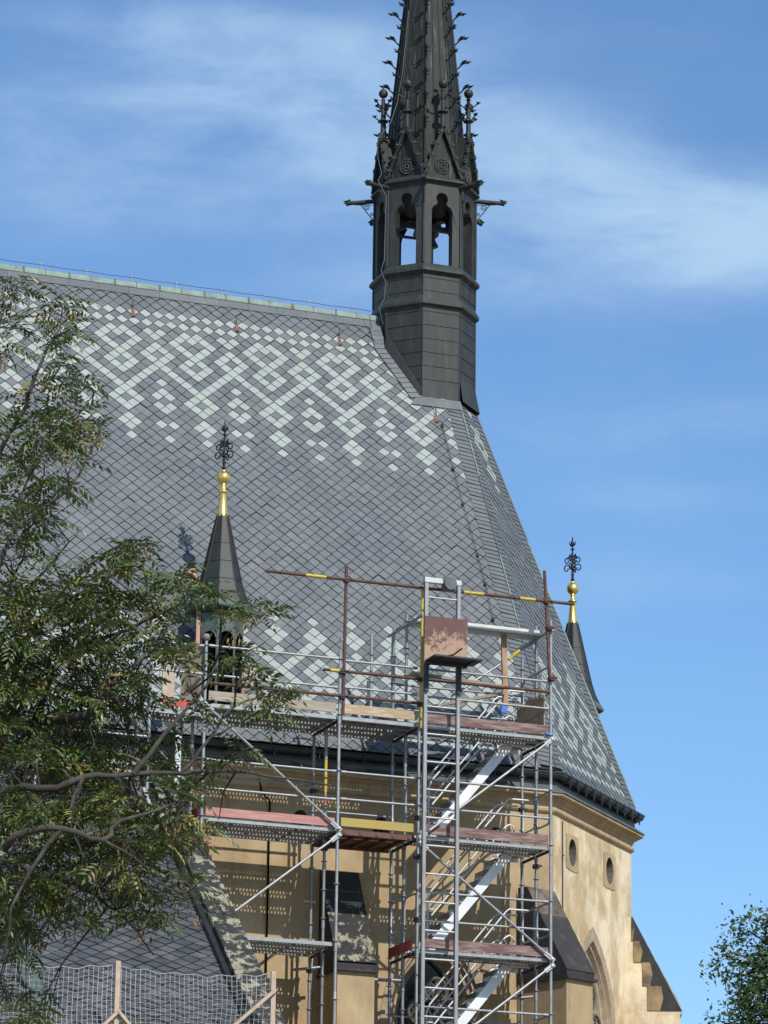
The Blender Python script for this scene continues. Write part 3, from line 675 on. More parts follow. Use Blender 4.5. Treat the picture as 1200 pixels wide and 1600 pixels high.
# belfry: eight panels with trefoil headed openings
ZB0, ZB1 = 27.03, 28.80
BA_ = .955
bel = MB()
def panel(k, th=.19):
    p, q = oct_pt(k, BA_, 0), oct_pt((k+1) % 8, BA_, 0); X = (q-p).normalized(); W = (q-p).length; out = V(X.y, -X.x, 0)
    mid = (p+q)/2; zsp = 28.16
    P = lambda u, z: mid + X*u + V(0,0,z)
    # outline of the opening, left foot to right foot
    h = [(-.225, ZB0), (-.225, zsp)]
    h += [(-.225 + .10*(1-math.cos(a)), zsp + .15*math.sin(a)) for a in (PI/6, PI/3, PI/2)]
    h += [(.128*math.cos(a), 28.46 + .128*math.sin(a)) for a in [math.radians(222 - 264*i/12) for i in range(13)]]
    h += [(.225 - .10*(1-math.cos(a)), zsp + .15*math.sin(a)) for a in (PI/2, PI/3, PI/6)]
    h += [(.225, zsp), (.225, ZB0)]
    O_ = []
    for (u, z) in h:
        O_.append((u, z))
    n = len(h); half = n//2
    frame = [(-W/2, ZB0)] + [(-W/2, ZB0 + (ZB1-ZB0)*min(1, i/(half-5))) if i < half-4 else (-W/2 + (W/2)*((i-(half-5))/5.0), ZB1) for i in range(1, half)] + [(0, ZB1)]
    frame = frame + [(-u, z) for u, z in reversed(frame[:-1])]
    hh_ = h[:half] + [h[half]] + h[half+1:]
    for inner in (0, th):
        F = [P(u*(1 - inner*.414*2/W), z) - out*inner for u, z in frame]; H = [P(u, z) - out*inner for u, z in hh_]
        bel.add(F + H, [(i, i+1, n+i+1, n+i) for i in range(n-1)])
    H0 = [P(u, z) for u, z in hh_]; H1 = [P(u, z) - out*th for u, z in hh_]
    bel.add(H0 + H1, [(i, i+1, n+i+1, n+i) for i in range(n-1)])
for k in range(8): panel(k)
for k in range(8):
    bel.tube([oct_pt(k, BA_+.012, ZB0), oct_pt(k, BA_+.012, ZB1)], .022, 6)
octa(bel, [(BA_-.18, 28.62), (.1, 28.64)], cap=False)
bel.build('belfry', M['metal_dark'], spire)
# string course below the gablets
cs = MB(); octa(cs, [(BA_, 28.74), (BA_+.03, 28.78), (BA_+.085, 28.82), (BA_+.085, 28.86), (BA_+.02, 28.93), (.6, 28.95)]); cs.build('string_course', M['metal_dark'], spire)
# spire body with fluted sheets
sb = MB(); ZA = 38.9
sa = lambda z: .682 - .0905*(z-30.4)
octa(sb, [(sa(28.9), 28.9), (.02, 37.72)])
for k in range(8):
    for t in (.0, .33, .66):
        f = lambda z: oct_pt(k, sa(z)+.004, z).lerp(oct_pt((k+1) % 8, sa(z)+.004, z), t)
        sb.tube([f(29.2), f(36.0)], .012 if t else .024, 5)
sb.build('spire_roof', M['spire_metal'], spire)
# gablets with ridge roofs running back into the spire
gb_src = None
def gablet(k):
    p, q = oct_pt(k, BA_+.03, 0), oct_pt((k+1) % 8, BA_+.03, 0); X = (q-p).normalized(); W = (q-p).length; out = V(X.y, -X.x, 0); mid = (p+q)/2
    z0, z1 = 28.91, 30.02
    b = MB(); L0, R0_, T0 = mid - X*(W/2) + V(0,0,z0), mid + X*(W/2) + V(0,0,z0), mid + V(0,0,z1)
    back = -out*.75
    b.add([L0 - out*.05 + X*.03, R0_ - out*.05 - X*.03, T0 - out*.05 - V(0,0,.06)], [(0,1,2)])
    b.add([L0, T0, T0 + back, L0 + back + X*.02], [(0,1,2,3)]); b.add([R0_, R0_ + back, T0 + back, T0], [(0,1,2,3)])
    for s, e in ((L0, T0), (R0_, T0)):
        b.bar(s + out*.005, e + out*.005, .06, .09, out)
    o = b.build('gablet', M['spire_metal'], spire)
    # round pierced rosette
    r = MB(); c = mid + V(0,0,z0+.26) - out*.035
    for rr, nn in ((.045, 8), (.10, 16), (.155, 22)):
        for i in range(nn):
            a = 2*PI*i/nn; r.box(c + X*(rr*math.cos(a)) + V(0,0,rr*math.sin(a)), (.026, .03, .026))
    r.build('rosette', M['ornament'], spire)
    return o, X, out, mid, z0, z1
# crocket: a curled leaf on a stem
cr = MB()
cr.tube([V(-.02,0,-.03), V(.05,0,.03), (.10,0,.09), V(.15,0,.12), V(.21,0,.125), V(.26,0,.15)], [.018, .015, .013, .013, .011, .006], 6)
def lobe(a, b, w, t=.012):
    a, b = Vector(a), Vector(b); d_ = b-a; n_ = d_.cross(V(.3,.1,1)).normalized()*w; m_ = a + d_*.45; u_ = V(0,0,t)
    cr.add([a, m_ + n_, b, m_ - n_, m_ + u_, m_ - u_], [(0,1,4), (1,2,4), (2,3,4), (3,0,4), (0,5,1), (1,5,2), (2,5,3), (3,5,0)])
for s_ in (-1, 1):
    lobe((.09,0,.08), (.10,.075*s_,.10), .022); lobe((.13,0,.11), (.17,.095*s_,.155), .026); lobe((.19,0,.12), (.235,.065*s_,.135), .022)
lobe((.11,0,.10), (.13,0,.185), .028, .02); lobe((.17,0,.12), (.20,0,.195), .024, .02); lobe((.20,0,.12), (.29,0,.165), .022, .02)
crocket = cr.build('crocket', M['ornament'], spire)
def place_crocket(p, out, scale=1., first=[True]):
    out = out.normalized(); up = V(0,0,1) - out*out.z; up.normalize(); sd_ = up.cross(out)
    Mx = Matrix((out*scale, sd_*scale, up*scale)).transposed().to_4x4(); Mx.translation = p
    if first[0]:
        first[0] = False; crocket.matrix_basis = Matrix.Translation(-world_loc(spire)) @ Mx; return
    inst(crocket, spire, Mx)
for k in range(8):
    th = math.radians(22.5 + 45*k); out = V(math.cos(th), math.sin(th), 0)
    for i in range(7):
        z = 30.05 + .545*i + (.0 if k % 2 else .0); place_crocket(oct_pt(k, sa(z), z), out, 1.15)
cl = MB()          # cast clover leaf lying on a gablet verge
for a in range(5):
    t = 2*PI*a/5; cl.ball(V(.045*math.cos(t), 0, .045*math.sin(t)), .032, 7, 4)
cl.ball(V(0,-.02,0), .03, 7, 4); cl.tube([V(0,0,-.10), V(0,0,0)], .014, 5)
clover = cl.build('verge_leaf', M['ornament'], spire)
# pinnacle on each gablet
pn = MB(); pn.tube([V(0,0,-.15), V(0,0,.78)], [.055, .035], 8)
pn.lathe([(.02, .26), (.105, .27), (.11, .285), (.075, .31), (.04, .36)], V(0,0,0), 12); pn.lathe([(.03, .55), (.055, .57), (.03, .60)], V(0,0,0), 10); pn.lathe([(.03, .74), (.05, .76), (.03, .78)], V(0,0,0), 10)
pn.ball(V(0,0,.90), .098, 14, 8); pn.lathe([(.03, .99), (.012, 1.03), (.002, 1.06)], V(0,0,0), 8)
for a in range(4):
    t = PI/4 + PI/2*a; o_ = V(math.cos(t), math.sin(t), 0); s_ = V(-o_.y, o_.x, 0)
    for z, ln in ((.58, .19),):
        pn.tube([V(0,0,z), o_*ln*.5 + V(0,0,z+.02), o_*ln + V(0,0,z+.10)], .015, 5)
        c_ = o_*ln + V(0,0,z+.10); pn.add([c_ + s_*.06, c_ + o_*.075 + V(0,0,.035), c_ - s_*.06, c_ - o_*.04 + V(0,0,.05), c_ + V(0,0,-.03)], [(0,1,3), (1,2,3), (0,4,1), (1,4,2), (0,3,4), (2,4,3)])
pinn = pn.build('pinnacle', M['ornament'], spire)
fp = True; fc = True
for k in range(8):
    o_, X, out, mid, z0, z1 = gablet(k)
    Mx = Matrix.Translation(mid + V(0,0,z1+.06) - out*.03) @ Matrix.Rotation(PI/8 + PI/4*k, 4, 'Z')
    if fp: pinn.matrix_basis = Matrix.Translation(-world_loc(spire)) @ Mx; fp = False
    else: inst(pinn, spire, Mx)
    W = .8
    for s in (-1, 1):
        for i in range(4):
            t = .16 + .24*i; p = mid + X*(s*W/2*(1-t)) + V(0,0,z0 + (z1-z0)*t)
            up = V(-s*X.x*.94, -s*X.y*.94, .34).normalized() if False else (X*(s*.94) + V(0,0,.34)).normalized()
            Mx = Matrix((X*1.0, -out*1.0, V(0,0,1.0))).transposed().to_4x4(); Mx.translation = p + X*(s*.03) + out*.03
            if fc: clover.matrix_basis = Matrix.Translation(-world_loc(spire)) @ Mx; fc = False
            else: inst(clover, spire, Mx)
# gargoyle spouts with scrolled braces on every corner
gg = MB(); gg.tube([V(-.05,0,.03), V(.25,0,0), V(.48,0,-.015), V(.60,0,-.03)], [.05, .05, .045, .055], 8)
for a in (-1, 0, 1): gg.add([V(.56, .045*a-.03, 0), V(.66, .05*a, .03*(1-abs(a))), V(.56, .045*a+.03, 0), V(.56, .045*a, -.05), V(.50, .04*a, .06)], [(0,1,4), (1,2,4), (0,3,1), (1,3,2)])
gg.tube([V(.30,0,-.05), V(.02,0,-.42)], .011, 5); gg.tube([V(.0,0,-.06), V(.42,0,-.055)], .008, 5)
gg.tube([V(.17 + .07*(1-i/26)*math.cos(i*.55), 0, -.12 + .07*(1-i/26)*math.sin(i*.55)) for i in range(22)], .008, 5)
gg.tube([V(.06 + .04*(1-i/20)*math.cos(-i*.6+2), 0, -.27 + .04*(1-i/20)*math.sin(-i*.6+2)) for i in range(16)], .007, 5)
garg = gg.build('gargoyle', M['metal_dark'], spire)
for k in range(8):
    th = math.radians(22.5 + 45*k); Mx = Matrix.Translation(oct_pt(k, BA_, 28.72)) @ Matrix.Rotation(th, 4, 'Z')
    if k == 0: garg.matrix_basis = Matrix.Translation(-world_loc(spire)) @ Mx
    else: inst(garg, spire, Mx)
# lightning cable winding down the left of the tower
wire = MB(); ol = V(-.9, -.42, 0).normalized()
wpts = [(640, 20), (630, 120), (622, 165), (612, 195), (592, 220), (592, 250), (598, 275), (592, 285), (605, 310), (604, 345), (602, 410), (597, 425), (604, 445), (602, 470), (594, 485), (600, 510)]
wire.tube([at(px, py, 63.3 if py < 280 else 63.22) + V(-.06, -.1, 0) for px, py in wpts], .008, 5); wire.build('lightning_cable', M['lead'], spire)
bb = MB(); bb.bar(V(24.0, 63.95, 28.22), V(25.5, 63.95, 28.22), .10, .10); bb.bar(V(23.9, 63.75, 27.86), V(24.6, 63.75, 27.88), .05, .05); bb.bar(V(24.0, 63.9, 27.95), V(24.75, 63.9, 28.4), .06, .06); bb.build('bell_frame', M['steel_dark'], spire)
# bell: hangs inside the belfry
be = thing('bell', 'small dark bronze bell hanging inside the open belfry', 'bell', (24.82, 63.75, 27.6))
q = MB(); q.lathe([(.19, 0), (.185, .02), (.145, .09), (.115, .18), (.10, .27), (.085, .33), (.04, .37), (.005, .38)], V(24.82, 63.75, 27.74), 20); q.build('body', M['ornament'], be)
q = MB(); q.box(V(24.82, 63.75, 28.17), (.5, .09, .12)); q.tube([V(24.82, 63.75, 28.1), V(24.82, 63.75, 28.2)], .04, 8); q.build('yoke', M['steel_dark'], be)
q = MB(); q.tube([V(24.82, 63.75, 28.0), V(24.83, 63.75, 27.74)], .012, 6); q.ball(V(24.83, 63.75, 27.72), .035, 8, 5); q.build('clapper', M['iron'], be)

# ------------------------------------------------------------------ roof turrets
def turret(c, face, copper_pipe):
    """eight-sided dormer turret at the eaves; face = outward direction"""
    z0 = 15.6; a = .40
    body = MB(); sidev = V(-face.y, face.x, 0); ang = math.atan2(face.y, face.x)
    pt = lambda k, a_, z: V(c.x + a_/math.cos(PI/8)*math.cos(ang + PI/8 + PI/4*k), c.y + a_/math.cos(PI/8)*math.sin(ang + PI/8 + PI/4*k), z)
    for k in range(8):
        p, q_ = pt(k, a, 0), pt((k+1) % 8, a, 0)
        if k in (6, 7, 0):      # open front faces: tall round headed openings
            X = (q_-p).normalized(); W = (q_-p).length; mid = (p+q_)/2; P = lambda u, z: mid + X*u + V(0,0,z)
            strip_band(body, P, -W/2, W/2, z0, 18.30, [[(-.138*math.cos(PI*i/8), 16.3, 17.72 + .138*math.sin(PI*i/8)) for i in range(9)]])
        else: body.quad(V(p.x,p.y,z0), V(q_.x,q_.y,z0), V(q_.x,q_.y,18.3), V(p.x,p.y,18.3))
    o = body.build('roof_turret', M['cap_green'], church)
    dk = MB(); dk.add([pt(k, a-.05, z) for z in (z0+.1, 18.2) for k in range(8)], [(k, (k+1) % 8, 8+(k+1) % 8, 8+k) for k in range(8)]); dk.build('shade_core', M['black'], o)  # black core painted in for the shade behind the openings
    for k in (6, 7, 0):
        fr = MB(); p, q_ = pt(k, a+.008, 0), pt((k+1) % 8, a+.008, 0); X = (q_-p).normalized(); mid = (p+q_)/2
        fr.tube([mid + X*(-.138*math.cos(PI*i/8)) + V(0,0,17.72 + .138*math.sin(PI*i/8)) for i in range(9)], .016, 5); fr.build('opening_frame', M['cap_green'], o)
    cap = MB(); vs_ = []
    prof = [(.40, 18.20), (.56, 18.27), (.57, 18.30), (.49, 18.44), (.415, 18.62), (.35, 18.85), (.27, 19.25), (.18, 19.70), (.095, 20.12), (.05, 20.13)]
    vs_ = [pt(k, r, z) for r, z in prof for k in range(8)]
    cap.add(vs_, [(i*8+k, i*8+(k+1) % 8, (i+1)*8+(k+1) % 8, (i+1)*8+k) for i in range(len(prof)-1) for k in range(8)])
    for k in range(8): cap.tube([pt(k, r+.003, z) for r, z in prof[2:-1]], .011, 5)
    for z, r in ((18.85, .35), (19.2, .279), (19.55, .207)):
        for k in range(8): cap.bar(pt(k, r+.004, z), pt((k+1) % 8, r+.004, z), .010, .012)
    m_cap = cap.build('cap', M['cap_metal'], o)
    gr = MB(); vs_ = [pt(k, r+.006, z) for r, z in prof[1:4] for k in range(8)]
    gr.add(vs_, [(i*8+k, i*8+(k+1) % 8, (i+1)*8+(k+1) % 8, (i+1)*8+k) for i in range(2) for k in range(8)]); gr.build('eave_skirt', M['cap_green'], o)
    gd = MB(); gd.lathe([(.10, 20.08), (.112, 20.09), (.10, 20.11), (.058, 20.52), (.06, 20.53), (.095, 20.55), (.095, 20.57), (.055, 20.60), (.045, 20.68), (.06, 20.72)], V(c.x, c.y, 0), 18)
    gd.ball(V(c.x, c.y, 20.83), .128, 20, 12); gd.lathe([(.05, 20.94), (.03, 20.98), (.015, 21.0)], V(c.x, c.y, 0), 12); gd.build('gilded_finial', M['gold'], o)
    ir = MB(); ir.tube([V(c.x, c.y, 20.95), V(c.x, c.y, 21.92)], [.028, .012], 6)
    for z, r in ((21.02, .05), (21.12, .04), (21.24, .055), (21.66, .05), (21.74, .04)): ir.lathe([(.01, -.02), (r, 0), (.01, .02)], V(c.x, c.y, z), 10)
    for k in range(4):
        t = ang + PI/4 + PI/2*k; d_ = V(math.cos(t), math.sin(t), 0)
        for (zb, rr, s_) in ((21.26, .085, 1), (21.42, .075, 1)):
            cc = V(c.x, c.y, zb) + d_*(.04 + rr)
            ir.tube([cc + d_*(-rr*math.cos(i*.42)*(1-i/22)) + V(0,0,s_*rr*math.sin(i*.42)*(1-i/22)*1.1) for i in range(17)], .013, 5)
        ir.tube([V(c.x,c.y,21.72), V(c.x,c.y,21.76) + d_*.05, V(c.x,c.y,21.83) + d_*.065], [.012, .02, .006], 5)
        ir.add([V(c.x,c.y,21.50) + d_*.02, V(c.x,c.y,21.44) + d_*.12, V(c.x,c.y,21.58) + d_*.06], [(0,1,2)])
    ir.build('iron_finial', M['iron'], o)
    if copper_pipe:
        cp = MB(); p0 = c - sidev*(-.0) + V(-.50, .10, 18.9); cp.box(p0, (.14, .10, .34), (V(.92,.1,.3).normalized(), V(0,1,0), V(-.3,0,.95).normalized()))
        cp.bar(c + V(.44, -.18, 15.9), c + V(.40, -.12, 17.2), .06, .05); cp.bar(c + V(-.46, -.18, 15.9), c + V(-.44, -.12, 18.4), .07, .05)
        cp.build('copper_flashing', M['copper'], o)
    return o
turret(V(19.08, 59.25, 0), V(0, -1, 0), True)
turret(V(28.05, 63.82, 0), V(1, 0, 0), False)
cd = MB(); cd.tube([fA(.40, 15.0) - dA*.02, fA(.40, 6.0) - dA*.02], .010, 5); cd.tube([fA(.40, 14.35) - dA*.02, fA(.36, 14.35) - dA*.06], .012, 5); cd.build('downpipe_wire', M['steel_dark'], church)
cb = MB(); cx_ = at(417, 1400, YW).x
cb.tube([V(cx_-.22, YW-.06, 15.2), V(cx_-.15, YW-.05, 14.95), V(cx_, YW-.05, 14.82), V(cx_, YW-.04, 10)], .016, 6); cb.build('hanging_cable', M['black'], church)

# ------------------------------------------------------------------ annex at the lower left
annex = thing('annex_building', 'low stone annex with old dark slate roof and lichen covered gable coping', 'annex', (14, 55, 0))
SLX = .83; zc = lambda y: 13.19 + SLX*(y-56.03); za = lambda y: zc(y) - .24
XE = 17.50; YE2 = 51.75
w_ = MB(); w_.prism([V(9, YE2+.15, 0), V(17.94, YE2+.15, 0), V(17.94, YW-.01, 0), V(9, YW-.01, 0)], V(0,0,za(YE2)-.2))
w_.prism([V(17.60, YW-.02, 0), V(17.60, YE2+.16, 0), V(17.60, YE2+.16, zc(YE2)-.25), V(17.60, YW-.02, zc(YW)-.25)], V(.34,0,0)); w_.build('wall', M['plaster'], annex)
an = MB(); Lx = math.hypot(1, SLX); vdx = V(0, -1/Lx, -SLX/Lx); nX = V(0, -SLX/Lx, 1/Lx)
PX = lambda u, v: V(u, YW, za(YW)) + vdx*v
LX = (YW-YE2)*Lx
lay(an, PX, nX, [(1, 0, 17.50), (-1, 0, -9.0), (0, -1, 0), (0, 1, LX)], (9.0, 17.5), (0, LX), 12.0, 0, None, .165, .125, .0045, False, .026)
an.quad(PX(9, 0) - nX*.02, PX(17.5, 0) - nX*.02, PX(17.5, LX) - nX*.02, PX(9, LX) - nX*.02, 1)
an.build('roof', [M['slate_old'], M['slate_dark']], annex)
cg = MB(); y = YW - .62; k = 0
while y > YE2 - .1:
    y1 = max(y - .62, YE2-.2); dz = random.uniform(-.006, .006)
    a, c = V(17.74, y, zc(y)+dz), V(17.74, y1+.008, zc(y1)+dz)
    cg.bar(a - V(0,0,.09), c - V(0,0,.09), .48, .18, V(0,0,1)); y = y1; k += 1
cg.box(V(17.74, YW-.32, zc(YW-.5)+.02), (.5, .62, .22)); cg.build('gable_coping', M['lichen'], annex)
fl = MB(); fl.bar(PX(17.44, .3) + nX*.06, PX(17.44, LX) + nX*.06, .09, .10, nX); fl.build('abutment_flashing', M['gutter'], annex)
fl = MB(); fl.bar(PX(14.24, .8) + nX*.05, PX(14.24, LX) + nX*.05, .12, .05, nX); fl.bar(PX(14.1, LX-2.2) + nX*.05, PX(14.1, LX) + nX*.05, .22, .03, nX); fl.build('valley_flashing', M['cap_green'], annex)

# ------------------------------------------------------------------ scaffold
Y0, Y1, Y2 = 56.82, 57.48, 58.13
XA, XB, XC, XD, XEE, XF = 24.56, 22.03, 20.53, 18.05, 17.06, 15.09
scaf = thing('scaffold', 'galvanised tube scaffold with board decks and stair tower against the choir wall', 'scaffold', (21, 57.4, 0))
RT = .0275
def tube(name, a, b, m_='galv', r=RT, ends=True, parent=None):
    t = MB(); t.tube([a, b], r, 10)
    if ends:
        d_ = (Vector(b)-Vector(a)).normalized()
        for p, s in ((Vector(a), 1), (Vector(b), -1)): t.tube([p + d_*(s*.02), p + d_*(s*.11)], r*1.35, 8)
    return t.build(name, M[m_], parent or scaf)
def standard(x, y, z0, z1, m_='galv', paint=None, lean=0):
    t = MB(); t.tube([V(x, y, z0), V(x + lean, y, z1)], RT, 10)
    z = math.ceil(z0)
    while z < z1 - .1:
        xx = x + lean*(z-z0)/(z1-z0)
        if (round(z) % 2) == 0: t.tube([V(xx, y, z-.16), V(xx, y, z-.02)], RT*1.30, 8)
        t.lathe([(RT, -.012), (RT*2.1, -.005), (RT*2.1, .005), (RT, .012)], V(xx, y, z+.02), 8); z += .5 if y != Y0 else 1.0
    for (a, b_, mi) in (paint or []): t.tube([V(x, y, a), V(x, y, b_)], RT*1.04, 10, mi)
    return t.build('standard', [M[m_], M['yellow'], M['red'], M['alu']], scaf)
standard(XA, Y0, 0, 18.15, paint=[(15.0, 15.12, 3)]); standard(XB, Y0, 0, 16.0); standard(XC, Y0, 0, 17.2, paint=[(11.0, 11.15, 3)]); standard(XD, Y0, 13.2, 17.15); standard(XEE, Y0, 14.25, 17.2); standard(XF, Y0, 13.5, 17.0)
yb = MB(); yb.tube([V(XB, Y0-.06, 15.9), V(XB+.02, Y0-.06, 18.45)], RT, 10); tag(yb.build('standard', M['yellow'], scaf), 'yellow painted standard beside the hoist')
standard(XA, Y1, 0, 18.2, 'galv_old'); standard(XB, Y1, 0, 18.15, 'galv_old'); standard(XC, Y1, 0, 15.9, 'galv_old', [(14.75, 15.45, 1), (13.95, 14.7, 2)]); standard(XD, Y1, 0, 16.6, 'galv_old'); standard(XEE, Y1, 13.6, 17.0, 'galv_old')
standard(XA, Y2, 0, 17.75, 'galv_old'); standard(XB, Y2, 0, 18.05, 'galv_old'); standard(XC, Y2, 0, 15.9, 'galv_old'); standard(XD, Y2, 0, 16.6, 'galv_old')
BAYS = {'AB': (XB, XA), 'BC': (XC, XB), 'CD': (XD, XC), 'DE': (XEE, XD), 'EF': (XF, XEE)}
def rails(bay, zs, y, m_='galv'):
    a, c = BAYS[bay]
    for z in zs: tube('guardrail', V(a+.04, y, z), V(c-.04, y, z), m_, .021)
rails('AB', (16.5, 17.0, 14.5, 15.0, 12.5, 13.0, 11.0, 10.5), Y0); rails('BC', (16.52, 17.0, 14.52, 15.0), Y0); rails('CD', (16.5, 17.02, 14.5, 15.0), Y0); rails('DE', (16.5, 17.0), Y0); rails('EF', (15.3, 15.8), Y0)
rails('BC', (14.55,), Y2, 'galv_old'); rails('CD', (14.25, 15.0), Y2, 'galv_old'); rails('AB', (11.0,), Y2, 'galv_old')
# end guard loops between front and rear standards
def loop_guard(x, y0, y1, z0, z1, m_='galv'):
    r = .10; p = []
    cor = [(y0, z0), (y1, z0), (y1, z1), (y0, z1)]
    for i in range(4):
        a, c, e = Vector(cor[i-1]), Vector(cor[i]), Vector(cor[(i+1) % 4]); d1 = (a-c).normalized(); d2 = (e-c).normalized()
        for t in (0, .3, .7, 1): q = c + d1*r*(1-t)**2 + d2*r*t**2; p.append(V(x, q.x, q.y))
    p.append(p[0]); t = MB(); t.tube(p, .019, 8, 0, False); return t.build('end_guard', M[m_], scaf)
for z in (12, 14): loop_guard(XA, Y0+.05, Y1-.05, z+.42, z+1.0); loop_guard(XA, Y1+.06, Y2-.04, z+.45, z+1.0, 'alu'); loop_guard(XB, Y0+.05, Y1-.05, z+.40, z+.98); loop_guard(XB, Y1+.06, Y2-.04, z+.42, z+.98, 'alu')
loop_guard(XA, Y0+.05, Y1-.05, 10.42, 11.0); loop_guard(XA, Y0+.05, Y2-.05, 16.8, 17.3, 'galv_old')
# transoms under the decks
for x in (XA, XB, XC, XD):
    for z in ((15.93, 13.93, 11.93) if x != XD else (15.93, 13.93)): tube('transom', V(x+.01, Y0, z), V(x+.01, Y2+.05, z), 'steel_dark', .028, False)
for x in (XEE, XF): tube('transom', V(x, Y0, 15.0), V(x, Y2, 15.0), 'galv_old', .026, False)
# decks
def steel_plank(x0, x1, y, z, w=.31):
    t = MB(); a, c = x0+.05, x1-.05
    t.quad(V(a, y, z), V(c, y, z), V(c, y+w, z), V(a, y+w, z), 1)
    for yy in (y, y+w): t.box(V((a+c)/2, yy, z-.03), (c-a, .006, .065))
    for yy in (y+.04, y+w-.04): t.box(V((a+c)/2, yy, z-.062), (c-a, .07, .004))
    for k in range(1, 4): xx = a + (c-a)*k/4; t.box(V(xx, y+w/2, z-.02), (.03, w-.01, .035))
    for xx in (a, c): t.box(V(xx, y+w/2, z-.025), (.03, w-.02, .05))
    return t.build('deck_plank', [M['galv'], M['perf']], scaf)
for i in range(4):
    for z in (16.0, 14.0, 12.0): steel_plank(XD, XC, Y0+.03+.33*i, z)
    steel_plank(XC, XB, Y0+.03+.33*i, 16.0)
for i in range(2):
    for z in (16.0, 14.0, 12.0, 10.0): steel_plank(XB, XA, Y0+.03+.325*i, z)
wd = MB()
for i in range(2): wd.box(V((XC+XB)/2, Y0+.36+.66*i, 13.985), (XB-XC-.1, .62, .03)); wd.box(V((XC+XB)/2, Y0+.07+.62*i*2, 13.95), (XB-XC-.1, .05, .10))
for i in range(5): wd.box(V(XC+.15+.3*i, (Y0+Y2)/2, 13.945), (.05, 1.25, .05))
tag(wd.build('deck_panel', M['ply_red'], scaf), 'red-brown plywood deck panel under the yellow toe board')
# toe boards on edge along the decks
def toe(x0, x1, z, m_, h=.16, y=Y0-.045, lab=None, ol=0):
    t = MB(); t.box(V((x0+x1)/2, y+.055, z+.02+h/2), (x1-x0-.04, .032, h)); o = t.build('toe_board', M[m_], scaf)
    if lab: o['label'] = lab
    return o
toe(XB+.1, XA-.03, 16.0, 'board_maroon', .17); toe(XB+.1, XA-.03, 14.0, 'board_maroon', .18); toe(XB+.1, XA-.03, 12.0, 'board_maroon', .17, lab='dark maroon toe board of the lowest stair deck')
toe(XC+.04, XB-.02, 16.03, 'board_tan', .17, lab='dusty tan toe board'); toe(XD+.05, XC-.04, 16.03, 'board_grey', .17, lab='weathered grey toe board'); toe(XD+.05, XC-.04, 14.0, 'board_pink', .15, lab='faded pink toe board'); toe(XC+.04, XB-.05, 14.02, 'board_yellow', .15, lab='yellow toe board')
toe(17.28, 17.80, 15.86, 'board_red', .14, lab='bright red toe board behind the tree')
for z, y0_, y1_ in ((12.0, Y0+.2, Y2),):
    t = MB(); t.box(V(XB-.02, (y0_+y1_)/2, z+.1), (.03, y1_-y0_, .17)); t.build('toe_board', M['board_red'], scaf)
t = MB(); t.box(V(XD-.03, (Y0+Y2)/2, 14.1), (.03, 1.1, .16)); t.build('toe_board', M['board_red'], scaf)
# left-hand low deck behind the tree
for i in range(3): steel_plank(XF, XEE, Y0+.03+.33*i, 14.85)
t = MB(); t.box(V(16.0, Y0+.02, 14.62), (1.7, .03, .16)); t.build('toe_board', M['board_tan'], scaf)
steel_plank(XEE, XD, Y0+.05, 15.82); steel_plank(XEE, XD, Y0+.38, 15.82)
t = MB(); t.bar(V(17.62, Y0+.1, 15.4), V(17.62, Y0+.1, 14.45), .10, .05, V(0,1,0)); t.build('bracket', M['alu'], scaf)
# diagonal braces in the front plane
YB = Y0 - .06
def brace(a, c, m_='galv'):
    a = V(a[0], YB, a[1]); c = V(c[0], YB, c[1]); t = MB(); d_ = (c-a).normalized(); t.tube([a, c], .024, 10)
    for p, s in ((a, 1), (c, -1)): t.bar(p - d_*(s*.05), p + d_*(s*.17), .075, .03, V(0,1,0), 1); t.lathe([(.03, -.03), (.045, 0), (.03, .03)], p, 8, 1)
    return t.build('brace', [M[m_], M['alu']], scaf)
brace((XA, 15.93), (XB, 13.93)); brace((XB+.02, 13.85), (XA, 11.98)); brace((XA, 11.86), (XB, 9.9)); brace((XC, 13.98), (XD, 15.95)); brace((XC, 13.86), (XD, 11.9))
tube('brace', V(17.35, Y1, 15.35), V(17.95, Y1, 14.72), 'galv', .022); tube('brace', V(17.0, Y2, 15.2), V(17.6, Y2, 14.4), 'galv_old', .022)
# rusty tubes, clamps
def rusty(a, c, marks=()):
    t = MB(); a, c = Vector(a), Vector(c); t.tube([a, c], .029, 10)
    for m0, m1 in marks: t.tube([a.lerp(c, m0), a.lerp(c, m1)], .031, 10, 1)
    return t.build('ledger', [M['rust'], M['yellow']], scaf)
YRR = Y0 - .09
rusty(V(19.08, YRR, 18.45), V(24.98, YRR, 18.47), ((.125, .19), (.635, .70), (.82, .87))); rusty(V(20.18, YRR, 16.78), V(24.5, YRR, 16.79), ((.03, .07),)); rusty(V(18.1, YRR, 16.33), V(22.0, YRR, 16.34), ())
t = MB(); t.tube([V(20.58, YRR+.05, 16.0), V(20.60, YRR+.05, 18.72)], .029, 10); t.build('standard', M['rust'], scaf)
t = MB(); t.tube([V(24.53, YRR+.05, 17.0), V(24.42, YRR+.05, 19.05)], .029, 10); t.build('standard', M['rust'], scaf)
def clamp(x, y, z, m_='steel_dark'):
    t = MB(); t.box(V(x, y, z), (.10, .11, .07)); t.tube([V(x-.07, y-.05, z), V(x+.09, y-.05, z+.01)], .018, 6); t.lathe([(.05, -.04), (.058, 0), (.05, .04)], V(x, y, z), 8); return t.build('clamp', M[m_], scaf)
for x, z in ((20.6, 18.45), (24.45, 18.47), (20.55, 16.78), (20.55, 16.33), (22.03, 16.33), (22.03, 16.78), (24.55, 17.05), (24.5, 17.98), (22.0, 13.6)): clamp(x, YRR+.03, z, 'rust' if z > 16.9 else 'steel_dark')
